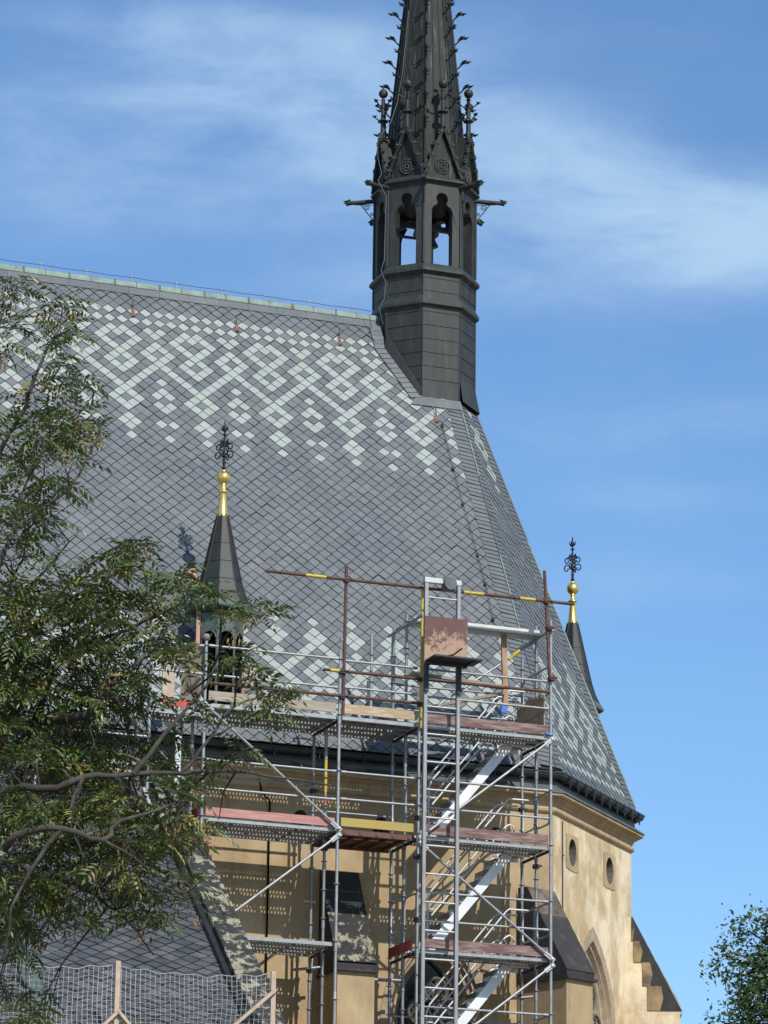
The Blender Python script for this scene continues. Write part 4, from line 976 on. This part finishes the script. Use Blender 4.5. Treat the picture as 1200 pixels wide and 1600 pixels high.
for x, y, z in ((20.53, Y2, 14.9), (24.56, Y2, 14.9), (20.53, Y2, 11.7), (24.56, Y2, 11.5), (20.53, Y1, 13.75), (24.56, Y1, 13.75), (22.03, Y0, 12.5), (22.03, Y0, 14.3)): clamp(x, y, z)
for x, y, z, ln in ((20.4, Y2, 11.7, .5), (24.4, Y2, 11.45, .55)): tube('transom', V(x-.2, y-.05, z-.02), V(x+ln-.2, y-.05, z+.06), 'galv_old', .026, False)
tube('transom', V(21.6, Y2-.1, 11.6), V(22.2, Y2-.1, 11.62), 'galv_old', .03, False)
# top level outriggers and the steel plank they carry
for x in (22.03, 24.56): tube('transom', V(x, Y0-.1, 17.95), V(x, Y2+.25, 17.95), 'galv_old', .028, False)
t = MB(); t.box(V(23.32, Y1-.02, 18.0), (2.42, .32, .07)); t.box(V(23.32, Y1-.19, 18.02), (2.44, .02, .085)); t.build('deck_plank', M['white_board'], scaf)
t = MB(); t.quad(V(22.1, Y1-.18, 17.945), V(24.54, Y1-.18, 17.945), V(24.54, Y1+.14, 17.945), V(22.1, Y1+.14, 17.945), 1); t.build('deck_plank', [M['alu'], M['perf']], scaf)
tube('brace', at(672, 1110, Y1+.1), at(835, 1003, Y1+.1), 'galv', .022); t = MB(); t.tube([at(796, 1030, Y1+.07), at(812, 1016, Y1+.07)], [.025, .05], 8); t.build('clamp', M['yellow'], scaf)
tube('guardrail', V(XB+.05, Y2, 17.0), V(XA, Y2, 17.02), 'galv_old', .02); tube('guardrail', V(XB+.05, Y2, 16.55), V(XA, Y2, 16.55), 'galv_old', .02)
tube('guardrail', V(23.9, Y2, 16.9), V(24.5, Y2, 16.9), 'galv', .018); tube('guardrail', V(23.9, Y2, 16.35), V(24.5, Y2, 16.35), 'galv', .018)
for x in (21.62, 22.03): standard(x, Y2+.05, 15.9, 17.9)
t = MB(); t.tube([at(464, 1150, Y2+.2), at(463, 1143, Y2+.2), at(470, 1140, Y2+.2), at(490, 1144, Y2+.2), at(500, 1150, Y2+.2), at(503, 1160, Y2+.2)], .018, 6); t.build('end_guard', M['galv'], scaf)
# stair flights
def flight(z0):
    x0, x1 = 22.62, 24.05; a, c = z0+.22, z0+1.95; ys = (Y1+.05, Y1+.60)
    root = None; d_ = V(x1-x0, 0, c-a).normalized(); up = V(-d_.z, 0, d_.x)
    st = MB()
    for y in ys:
        st.bar(V(x0, y, a), V(x1, y, c), .03, .17, V(0,1,0).cross(d_)); st.box(V(x1+.20, y, c+.03), (.42, .03, .13)); st.box(V(x0-.12, y, a-.05), (.30, .03, .13))
        st.lathe([(.05, -.02), (.07, 0), (.05, .02)], V(x1+.02, y-.02, c), 8)
    root = st.build('stair_flight', M['stringer'], scaf)
    for i in range(8):
        t = (i+.6)/8.4; p = V(x0, 0, a).lerp(V(x1, 0, c), t); tr = MB()
        tr.box(V(p.x-.03, (ys[0]+ys[1])/2, p.z+.05), (.20, ys[1]-ys[0]-.03, .03)); tr.box(V(p.x-.125, (ys[0]+ys[1])/2, p.z+.025), (.012, ys[1]-ys[0]-.03, .07)); tr.build('tread', M['galv_old'], root)
    tr = MB(); tr.box(V(x1+.22, (ys[0]+ys[1])/2, c+.06), (.40, ys[1]-ys[0]-.03, .03)); tr.build('tread', M['galv_old'], root)
    for y in ys:
        h = MB()
        for hgt in (.50, .95):
            A, B = V(x0-.05, y, a+hgt), V(x1-.05, y, c+hgt)
            if hgt > .6: h.tube([V(x0-.12, y, a), V(x0-.12, y, a+hgt-.15), A + V(-.03,0,-.05), A, B, B + V(.06,0,.05), B + V(.45,0,.05)], .018, 8)
            else: h.tube([A, B - V(.02,0,.02), B + V(.06,0,.03), B + V(.13,0,0), B + V(.15,0,-.08), V(x1+.10, y, c)], .018, 8)
        h.tube([V(x0-.12, y, a+.62), V(x0+.0, y, a+.62)], .016, 6)
        m_ = V((x0+x1)/2-.05, y, (a+c)/2); h.tube([m_ + V(0,0,.5), m_ + V(0,0,.95)], .014, 6)
        h.build('handrail', M['alu'], root)
    return root
for z in (14.0, 12.0, 10.0): flight(z)
# labels of boards that stand out are set above; the loose boards are things of their own
def loose_board(name, a, c, w, h, m_, label, up=V(0,1,0)):
    t = MB(); t.bar(a, c, w, h, up); return tag(t.build(name, M[m_]), label, 'board')
loose_board('wooden_post', at(788, 988, Y1+.05), at(791, 1106, Y1+.05), .10, .05, 'wood', 'upright bare timber board tied to the top stair level')
loose_board('wooden_plank', at(642, 1052, Y1-.1), at(789, 1074, Y1-.1), .05, .17, 'wood_grey', 'grey weathered plank nailed level across the top stair opening')
loose_board('wooden_plank', at(676, 1104, Y1), at(789, 1083, Y1), .05, .11, 'wood_grey', 'short grey plank slanting below the level plank at the top stair')
t = MB(); t.box(at(788, 1107, Y1+.0), (.11, .07, .10)); t.box(at(788, 1112, Y1-.0), (.12, .08, .05)); tag(t.build('strap', M['blue']), 'blue strap wound round the timber upright at the stair head', 'strap')
# reed mat on the right end of the top level
rm = MB(); nst = 60
for i in range(nst):
    y = Y0+.06 + (Y2-Y0-.1)*i/(nst-1); zt = 16.78 + .10*(i/nst) + random.uniform(-.05, .04) - (.08 if i > 40 else 0)
    rm.tube([V(XA-.10 + random.uniform(-.01, .01), y, 16.03), V(XA-.10 + random.uniform(-.012, .012), y + random.uniform(-.01, .01), zt)], .013, 5)
for z in (16.15, 16.45, 16.7): rm.tube([V(XA-.118, Y0+.05, z), V(XA-.118, Y2-.02, z)], .006, 4)
tag(rm.build('reed_mat', M['reed']), 'brown reed mat standing on the right end of the top deck', 'mat')
t = MB(); t.box(V(XA-.06, Y0-.0, 16.04), (.10, .08, .04)); tag(t.build('strap', M['blue']), 'light blue binding at the corner of the top deck', 'strap')
# sacking hung over the standard beside the turret
sk = MB(); nu, nv = 14, 12
def sk_pt(i, j):
    u, v = i/(nu-1), j/(nv-1); x = XD + .02 - .36*u; z = 17.10 - .18*u*(1-.3*v) - v*(.95 - .12*u); y = Y0 + .05 + .30*u + .03*math.sin(u*17)*v + .02*math.sin(v*5+u*4)
    return V(x, y, z)
sk.add([sk_pt(i, j) for j in range(nv) for i in range(nu)], [(j*nu+i, j*nu+i+1, (j+1)*nu+i+1, (j+1)*nu+i) for j in range(nv-1) for i in range(nu-1)], 0, True)
sk.ball(V(XD, Y0, 17.16), .07, 8, 6)
tag(sk.build('sacking', M['tarp']), 'grey-brown sacking draped from the pole top in front of the roof turret', 'cloth')
t = MB(); t.box(V(17.75, Y2-.1, 16.55), (.22, .04, .60)); t.box(V(17.72, Y2-.1, 16.05), (.12, .05, .5), (V(.96,0,.28).normalized(), V(0,1,0), V(-.28,0,.96).normalized()))
tag(t.build('timber_offcut', M['wood_pink']), 'pinkish timber boards leaning behind the sacking', 'board')
# base of the pole on the annex roof
bp = thing('base_block', 'pale timber base block under a scaffold pole on the annex roof', 'block', (17.06, Y0, 14.1))
zb = za(Y0+.3) - .073; t = MB(); t.box(V(17.06, Y0, zb+.13), (.52, .42, .07)); t.box(V(17.06, Y0+.02, zb+.07), (.46, .34, .06)); t.build('block', M['concrete'], bp)
t = MB(); t.box(V(16.9, Y0+.2, zb+.24), (1.0, .10, .05)); t.build('batten', M['wood'], bp)
t = MB(); t.box(V(17.06, Y0, zb+.172), (.15, .15, .008)); t.tube([V(17.06, Y0, zb+.17), V(17.06, Y0, zb+.55)], .02, 8); t.bar(V(16.98, Y0-.03, zb+.62), V(17.12, Y0-.03, zb+.30), .07, .05); t.build('screw_jack', M['galv'], bp)

OFF = V(.112, .30, .073)      # the whole scaffold stands this much nearer the wall than first measured
# ------------------------------------------------------------------ material hoist
YH = 56.52; XH0, XH1 = 22.02, 22.64; Z1H = 18.52
ho = thing('ladder_hoist', 'aluminium ladder hoist with brown plywood carriage standing before the stair tower', 'hoist', (22.33, YH, 0))
for x in (XH0, XH1):
    t = MB(); t.box(V(x, YH, Z1H/2+.0), (.062, .075, Z1H)); t.box(V(x, YH-.0376, Z1H/2), (.018, .004, Z1H-.02), None, 1); t.build('rail', [M['galv_old'], M['galv']], ho)
z = 8.3; rg = None
while z < 18.4:
    t = MB(); t.tube([V(XH0+.02, YH, z), V(XH1-.02, YH, z)], .017, 8); t.build('rung', M['alu'], ho); z += .497
t = MB(); t.box(V((XH0+XH1)/2, YH, Z1H+.03), (.70, .10, .09)); t.build('head_beam', M['alu'], ho)
t = MB(); t.lathe([(.02, -.04), (.115, -.04), (.12, -.03), (.12, .03), (.115, .04), (.02, .04)], V(XH0+.42, YH-.10, Z1H-.02), 18, 0, False, 0, (V(1,0,0), V(0,0,1), V(0,-1,0))); t.box(V(XH0+.42, YH-.02, Z1H-.02), (.22, .12, .24)); t.build('pulley', M['lead'], ho)
t = MB(); t.box(V(22.36, YH-.12, 17.44), (.82, .025, .84)); wear(M['panel'], (.36, .235, .155), 17.02, 17.85, 9.0); o = t.build('carriage_panel', M['panel'], ho)
t = MB(); t.box(V(22.42, YH-.36, 17.035), (.92, .50, .03)); t.box(V(22.38, YH-.2, 16.99), (.7, .06, .06)); t.bar(V(22.06, YH-.05, 17.0), V(22.14, YH-.58, 17.03), .03, .05); t.bar(V(22.70, YH-.05, 17.0), V(22.74, YH-.58, 17.03), .03, .05); t.build('carriage_tray', M['steel_dark'], ho)
t = MB(); t.box(V(XH0, YH-.05, 16.75), (.07, .08, .5)); t.build('carriage_arm', M['steel_dark'], ho); t = MB(); t.box(V(XH1, YH-.05, 16.75), (.07, .08, .5)); t.build('carriage_arm', M['steel_dark'], ho)
t = MB(); t.tube([V(22.66, YH-.14, 17.33), V(22.5, YH-.14, 17.2), V(22.3, YH-.14, 17.14)], .012, 5); t.build('rope', M['black'], ho)

for o in list(C.objects):
    if o.parent is None and o.get('category') in ('scaffold', 'hoist', 'board', 'strap', 'mat', 'cloth', 'block'): o.location = Vector(o.location) + OFF
# ------------------------------------------------------------------ safety net at the annex eaves
nt = thing('safety_net', 'white mesh safety net strung between pale timber posts above the annex eaves', 'net', (15, 51.6, 9))
def net_top(x):
    xs = [10.2, 12.65, 15.13, 17.60]; zs = [10.35, 10.42, 10.50, 10.52]
    for i in range(3):
        if xs[i] <= x <= xs[i+1]:
            t = (x-xs[i])/(xs[i+1]-xs[i]); return zs[i]+(zs[i+1]-zs[i])*t - .30*t*(1-t) + .015*math.sin(t*40)
    return zs[-1]
n_ = MB(); MS = .076; x = 10.2; nz = 23; cols = []
while x <= 17.62:
    zt = net_top(x); zbm = 8.77; ph = x*2.1
    cols.append([V(x + .009*math.sin(j*.5+ph), 51.6 + .05*math.sin(j*.35 + x*1.7) + .03*math.sin(x*5), zt - (zt-zbm)*j/nz + .010*math.sin(x*9+j)) for j in range(nz+1)]); x += MS
for c_ in cols: n_.tube(c_, .0035, 3, 0, False, False)
for j in range(nz+1): n_.tube([c_[j] for c_ in cols], .0035 if j else .008, 3, 0, False, False)
n_.build('net', M['net'], nt)
for x, zt in ((10.2, 10.4), (12.65, 10.47), (15.13, 10.56), (17.62, 10.57)):
    t = MB(); t.box(V(x, 51.55, (zt+8.6)/2), (.075, .05, zt-8.6)); t.build('post', M['wood_pink'], nt)
for a, c in (((15.13, 9.78), (14.55, 9.2)), ((15.13, 9.80), (15.6, 9.3)), ((17.64, 10.28), (16.55, 9.3)), ((12.65, 9.8), (12.1, 9.2))):
    t = MB(); t.bar(V(a[0], 51.5, a[1]), V(c[0], 51.5, c[1]), .045, .10, V(0,1,0)); t.build('brace', M['wood_pink'], nt)

# ------------------------------------------------------------------ trees
def leaflet_spray(b, p, d, L, n_pairs, droop, mi, wl=1.):
    """one pinnate leaf: leaflets in pairs along a drooping rachis"""
    side = d.cross(V(0,0,1))
    if side.length < .05: side = V(1,0,0)
    side.normalize(); roll = random.uniform(-.9, .9); up = side.cross(d).normalized(); side = (side*math.cos(roll) + up*math.sin(roll)).normalized(); up = side.cross(d).normalized()
    dr = d.copy(); q = p.copy(); st = L/(n_pairs+.6)
    for i in range(n_pairs+1):
        q = q + dr*st; dr = (dr + V(0,0,-droop/n_pairs)).normalized()
        ll = L*random.uniform(.30, .40)*(1 - .25*abs(i/n_pairs - .45))*wl; wd = ll*.17
        for s in ((-1, 1) if i < n_pairs else (0,)):
            ld = (side*s*.85 + dr*(.62 if s else 1.) + V(0,0,-.18) + V(random.uniform(-.12,.12), random.uniform(-.12,.12), random.uniform(-.12,.12))).normalized()
            ws = ld.cross(up)
            if ws.length < .05: continue
            ws.normalize(); nn = ws.cross(ld)
            tip = q + ld*ll; m1 = q + ld*(ll*.42)
            b.add([q, m1 + ws*wd + nn*(wd*.35), tip, m1 - ws*wd + nn*(wd*.35)], [(0,1,2), (0,2,3)], mi)
def rosette(b, p, out, n, L, ymix=.03):
    for i in range(n):
        a = 2*PI*i/n + random.uniform(-.4, .4); el = random.uniform(-.35, .75)
        d = V(math.cos(a)*math.cos(el), math.sin(a)*math.cos(el), math.sin(el)); d = (d + out*.7).normalized()
        leaflet_spray(b, p, d, L*random.uniform(.75, 1.2), random.choice((4, 5, 5)), random.uniform(.5, 1.3), 1 if random.random() < ymix else 0)
def seed_bunch(b, p, n=14):
    for i in range(n):
        q = p + V(random.gauss(0, .026), random.gauss(0, .026), -random.uniform(.0, .13)); d = V(random.gauss(0, .3), random.gauss(0, .3), -1).normalized(); ll = random.uniform(.035, .055)
        s_ = d.cross(V(random.gauss(0,1), random.gauss(0,1), .1)).normalized()*.007
        b.add([q, q + d*ll*.5 + s_, q + d*ll, q + d*ll*.5 - s_], [(0,1,2,3)])
ash = thing('ash_tree', 'ash tree with feathery leaves and brown seed bunches reaching in front of the church', 'tree', (4.6, 23.8, 0))
DT = 24.0
def tp(px, py, dz=0.): return at_depth(px, py, DT + dz)
limbs = [
 ([(-90,1320,.4),(0,1188,.3),(40,1156,.3),(58,1124,.2),(132,1118,0),(170,1075,0),(210,1040,.2),(250,1000,.3)], .062, .014),
 ([(-120,1290,-.3),(0,1235,-.3),(90,1231,-.4),(130,1215,-.4),(200,1210,-.3),(290,1208,-.2),(345,1204,-.1),(420,1212,0),(520,1228,.1)], .040, .006),
 ([(-60,1400,-.6),(0,1336,-.6),(24,1306,-.7),(96,1294,-.7),(160,1312,-.6),(188,1284,-.5),(248,1266,-.4),(320,1240,-.2)], .042, .007),
 ([(-40,1372,.5),(0,1368,.5),(90,1372,.4),(150,1400,.3),(200,1440,.3),(240,1490,.3)], .024, .005),
 ([(-60,860,.3),(0,707,.2),(33,647,.1),(50,603,0),(73,550,0),(92,515,0),(100,480,0)], .026, .005),
 ([(-30,900,-.3),(20,830,-.3),(60,800,-.2),(110,760,-.1),(150,690,0),(158,655,0)], .022, .005),
 ([(-80,1120,.6),(0,1000,.5),(40,930,.4),(80,880,.4),(120,835,.4)], .028, .004),
 ([(30,1010,.4),(70,960,.3),(120,900,.2),(190,850,.2),(225,845,.2)], .018, .005),
 ([(170,1075,0),(200,1120,-.1),(235,1150,-.2)], .012, .004),
 ([(210,1208,-.3),(245,1160,-.3),(280,1120,-.2),(320,1075,-.1),(345,1020,0)], .022, .006),
 ([(285,1206,-.2),(330,1150,-.2),(365,1105,-.1),(420,1085,0),(455,1080,0)], .014, .004),
 ([(330,1150,-.2),(375,1130,-.1),(395,1112,0)], .010, .004),
 ([(58,1124,.2),(80,1060,.3),(120,1010,.3),(170,960,.3),(230,930,.3)], .026, .006),
 ([(120,1010,.3),(200,985,.2),(270,950,.1),(330,930,.1),(385,950,.1)], .016, .004),
 ([(0,1188,.3),(10,1100,.4),(30,1040,.4),(50,980,.4),(100,950,.4)], .026, .006),
 ([(0,960,.5),(20,900,.5),(40,850,.4),(30,770,.4)], .014, .005),
 ([(50,603,0),(100,590,0),(140,605,0)], .008, .003),
 ([(20,830,-.3),(40,760,-.2),(70,700,-.1),(90,650,0)], .013, .004),
 ([(96,1294,-.7),(60,1340,-.7),(20,1420,-.7),(5,1500,-.6)], .020, .005),
 ([(160,1312,-.6),(210,1340,-.5),(260,1385,-.4),(290,1395,-.3)], .012, .004),
 ([(130,1215,-.4),(110,1265,-.5),(120,1320,-.5),(150,1370,-.5)], .014, .004),
 ([(110,1290,-.7),(118,1250,-.75),(128,1232,-.7)], .008, .003),
 ([(-30,560,.2),(0,500,.1),(8,470,.1)], .012, .004),
]
trunk = MB(); segs = []
troot = at_depth(-420, 1600, DT); troot = V(troot.x, troot.y, 0)
fork = at_depth(-260, 1330, DT); top = at_depth(-200, 850, DT)
trunk.tube([troot, troot.lerp(fork, .35) + V(.05,.02,0), troot.lerp(fork, .7) + V(-.04,0,0), fork, fork.lerp(top, .5) + V(.05,0,0), top], [.24, .19, .165, .14, .10, .06], 12)
for pts, r0, r1 in limbs:
    P3 = []
    for i, (x, y, dz) in enumerate(pts): P3.append(tp(x, y, dz))
    if pts[0][0] < -20: P3 = [fork.lerp(top, min(1, max(0, (1330-pts[0][1])/480.)))] + P3
    # smooth
    out = []
    for i in range(len(P3)-1):
        a, b_, c_, d_ = P3[max(0, i-1)], P3[i], P3[i+1], P3[min(len(P3)-1, i+2)]
        for t in (0, .33, .66):
            out.append(.5*((2*b_) + (c_-a)*t + (2*a-5*b_+4*c_-d_)*t*t + (-a+3*b_-3*c_+d_)*t**3))
    out.append(P3[-1]); out = [p + V(random.gauss(0,.006), random.gauss(0,.006), random.gauss(0,.006)) for p in out]
    n = len(out); trunk.tube(out, [r0 + (r1-r0)*(i/(n-1))**.8 for i in range(n)], 8)
    segs += [(out[i], r0 + (r1-r0)*(i/(n-1))) for i in range(n)]
puffs = [(98,480),(84,516),(108,522),(70,535),(6,462),(4,500),(8,535),(78,574),(62,600),(128,608),(140,640),(152,668),(80,640),(60,655),(100,668),(122,690),(50,690),(86,700),(70,728),(40,740),(104,736),(24,772),(62,775),(92,765),(10,720),(8,665),(20,830),(48,822),(84,812),(6,880),(40,798),(10,800),
 (182,862),(210,850),(224,858),(160,890),(196,895),(220,905),(140,915),(172,932),(205,940),(110,925),(70,915),(40,940),(10,950),(90,955),(130,960),(160,975),(195,975),(228,970),(30,985),(60,1000),(100,995),(10,1030),(45,1040),(80,1040),(120,1040),(150,1020),(190,1020),(225,1010),(250,1000),
 (262,940),(290,925),(318,920),(300,950),(335,938),(352,955),(388,948),(400,965),(275,975),(355,1020),(372,1040),(275,1030),(395,1055),(410,1075),(445,1085),(462,1092),(430,1100),(408,1110),(390,1020),(360,985),
 (15,1080),(60,1085),(100,1085),(150,1070),(200,1065),(240,1060),(20,1125),(70,1140),(110,1155),(150,1140),(190,1110),(160,1170),(200,1165),(235,1165),(30,1190),(70,1200),(110,1190),(150,1200),(190,1240),(230,1180),(320,1120),(300,1085),(325,1215),(345,1200),(352,1185),(342,1280),(300,1230),
 (15,1260),(50,1265),(90,1260),(130,1250),(165,1262),(205,1265),(235,1250),(262,1262),(270,1285),(20,1300),(60,1330),(100,1325),(140,1340),(180,1330),(215,1315),(250,1310),(275,1310),(230,1345),(265,1345),(195,1365),(160,1375),(120,1365),(80,1360),(40,1365),(240,1385),(282,1385),(292,1395),(205,1405),(165,1410),(120,1400),(70,1400),(25,1400),(225,1438),(240,1445),(100,1432),(50,1440),(15,1440),(300,1400),
 (8,1480),(35,1490),(15,1530),(40,1545),(20,1580),(50,1595),(5,1420),(30,1460)]
leaves = MB(); seeds = MB()
def to_limb(p):
    return min(segs, key=lambda s: (s[0]-p).length)
def puff(px, py, spread, k):
    dz0 = random.uniform(-.55, .75); c = tp(px, py, dz0); s0, r0 = to_limb(c)
    mid = s0.lerp(c, .55) + V(random.gauss(0,.05), random.gauss(0,.05), .04)
    if (s0-c).length > .03: trunk.tube([s0, mid, c], [min(.009, r0), .006, .003], 5)
    for j in range(k):
        p = c + V(random.gauss(0, spread), random.gauss(0, spread*1.4), random.gauss(0, spread*.8))
        if j: trunk.tube([mid, p], [.005, .0025], 4)
        rosette(leaves, p, (p - s0).normalized()*.6, random.choice((6, 7, 8)), random.uniform(.15, .225), .015 if random.random() < .85 else .3)
        if random.random() < .17: seed_bunch(seeds, p + V(random.gauss(0,.05), -.06, -.04), random.randint(14, 30))
for (x, y) in puffs:
    dense = (x < 270 and 900 < y < 1420)
    puff(x, y, .085 if dense else .05, (4 if x < 150 else 3) if dense else (2 if y < 760 else 1 if x > 285 else 2))
for _ in range(55):        # depth fill in the thick of the crown
    x, y = random.uniform(-40, 215), random.uniform(930, 1400); puff(x, y, .10, 2)
for _ in range(45): puff(random.uniform(-330, -20), random.uniform(500, 1500), .16, 2)
fx = trunk.build('trunk', M['bark'], ash)
leaves.build('crown', [M['leaf'], M['leaf_y']], ash); seeds.build('seed_bunches', M['seed'], ash)

# tree in the lower right
far = thing('broadleaf_tree', 'dark green leafy tree top rising at the lower right below open sky', 'tree', (0, 0, 0))
DF = 52.0
tb = at_depth(1290, 1600, DF); base_t = V(tb.x, tb.y, 0); far.location = base_t
def fpt(px, py, dz): return at_depth(px+42, py+48, DF + dz)
ft = MB(); ftop = fpt(1275, 1500, 0); ft.tube([base_t, base_t.lerp(ftop, .5) + V(.1,0,0), ftop, fpt(1262, 1380, 0)], [.32, .24, .15, .05], 10)
fl_ = MB()
def far_cluster(c, n, L):
    for i in range(n):
        p = c + V(random.gauss(0,.13), random.gauss(0,.16), random.gauss(0,.12)); d = V(random.gauss(0,1), random.gauss(0,1), random.gauss(-.1,.7)).normalized(); s_ = d.cross(V(random.gauss(0,1), random.gauss(0,1), random.gauss(0,1))).normalized()
        l = L*random.uniform(.6, 1.3); w2 = l*.24
        fl_.add([p, p + d*l*.45 + s_*w2, p + d*l, p + d*l*.45 - s_*w2], [(0,1,2), (0,2,3)])
lobes = [(1160,1470,.0,.42),(1185,1440,.2,.35),(1140,1500,-.2,.36),(1215,1450,0,.5),(1150,1540,.1,.45),(1190,1510,-.3,.55),(1230,1500,.2,.7),(1135,1560,-.1,.30),(1190,1575,.1,.5),(1125,1588,.1,.22),(1240,1570,0,.7),(1270,1440,.3,.7),(1300,1520,0,.9),(1330,1460,0,.8),(1290,1600,.2,1.0),(1380,1560,0,.9),(1170,1640,0,.7),(1240,1660,0,.9),(1320,1680,0,1.),(1165,1436,0,.2),(1145,1462,.1,.2),(1190,1428,.0,.2),(1118,1590,0,.15),(1122,1500,.1,.12),(1118,1530,0,.12),(1150,1448,.1,.12),(1172,1425,0,.12),(1200,1425,0,.2),(1112,1575,0,.1),(1085,1470,.1,.13),(1100,1440,0,.12),(1125,1405,.1,.13),(1150,1392,0,.12),(1180,1388,.1,.12),(1082,1555,0,.13)]
for (px, py, dz, R_) in lobes:
    c = fpt(px, py, dz); ft.tube([base_t.lerp(ftop, random.uniform(.75, 1)), c.lerp(ftop, .4), c], [.05, .03, .01], 6)
    n = int(46*R_*R_*4) + 10
    for i in range(n):
        d = V(random.gauss(0,1), random.gauss(0,1), random.gauss(0,1)).normalized(); p = c + d*R_*random.uniform(.45, 1.0)*(1 + .7*noise.noise(d*2.2 + c))
        far_cluster(p, random.randint(9, 16), .088)
ft.build('trunk', M['bark'], far); fl_.build('crown', M['leaf_far'], far)
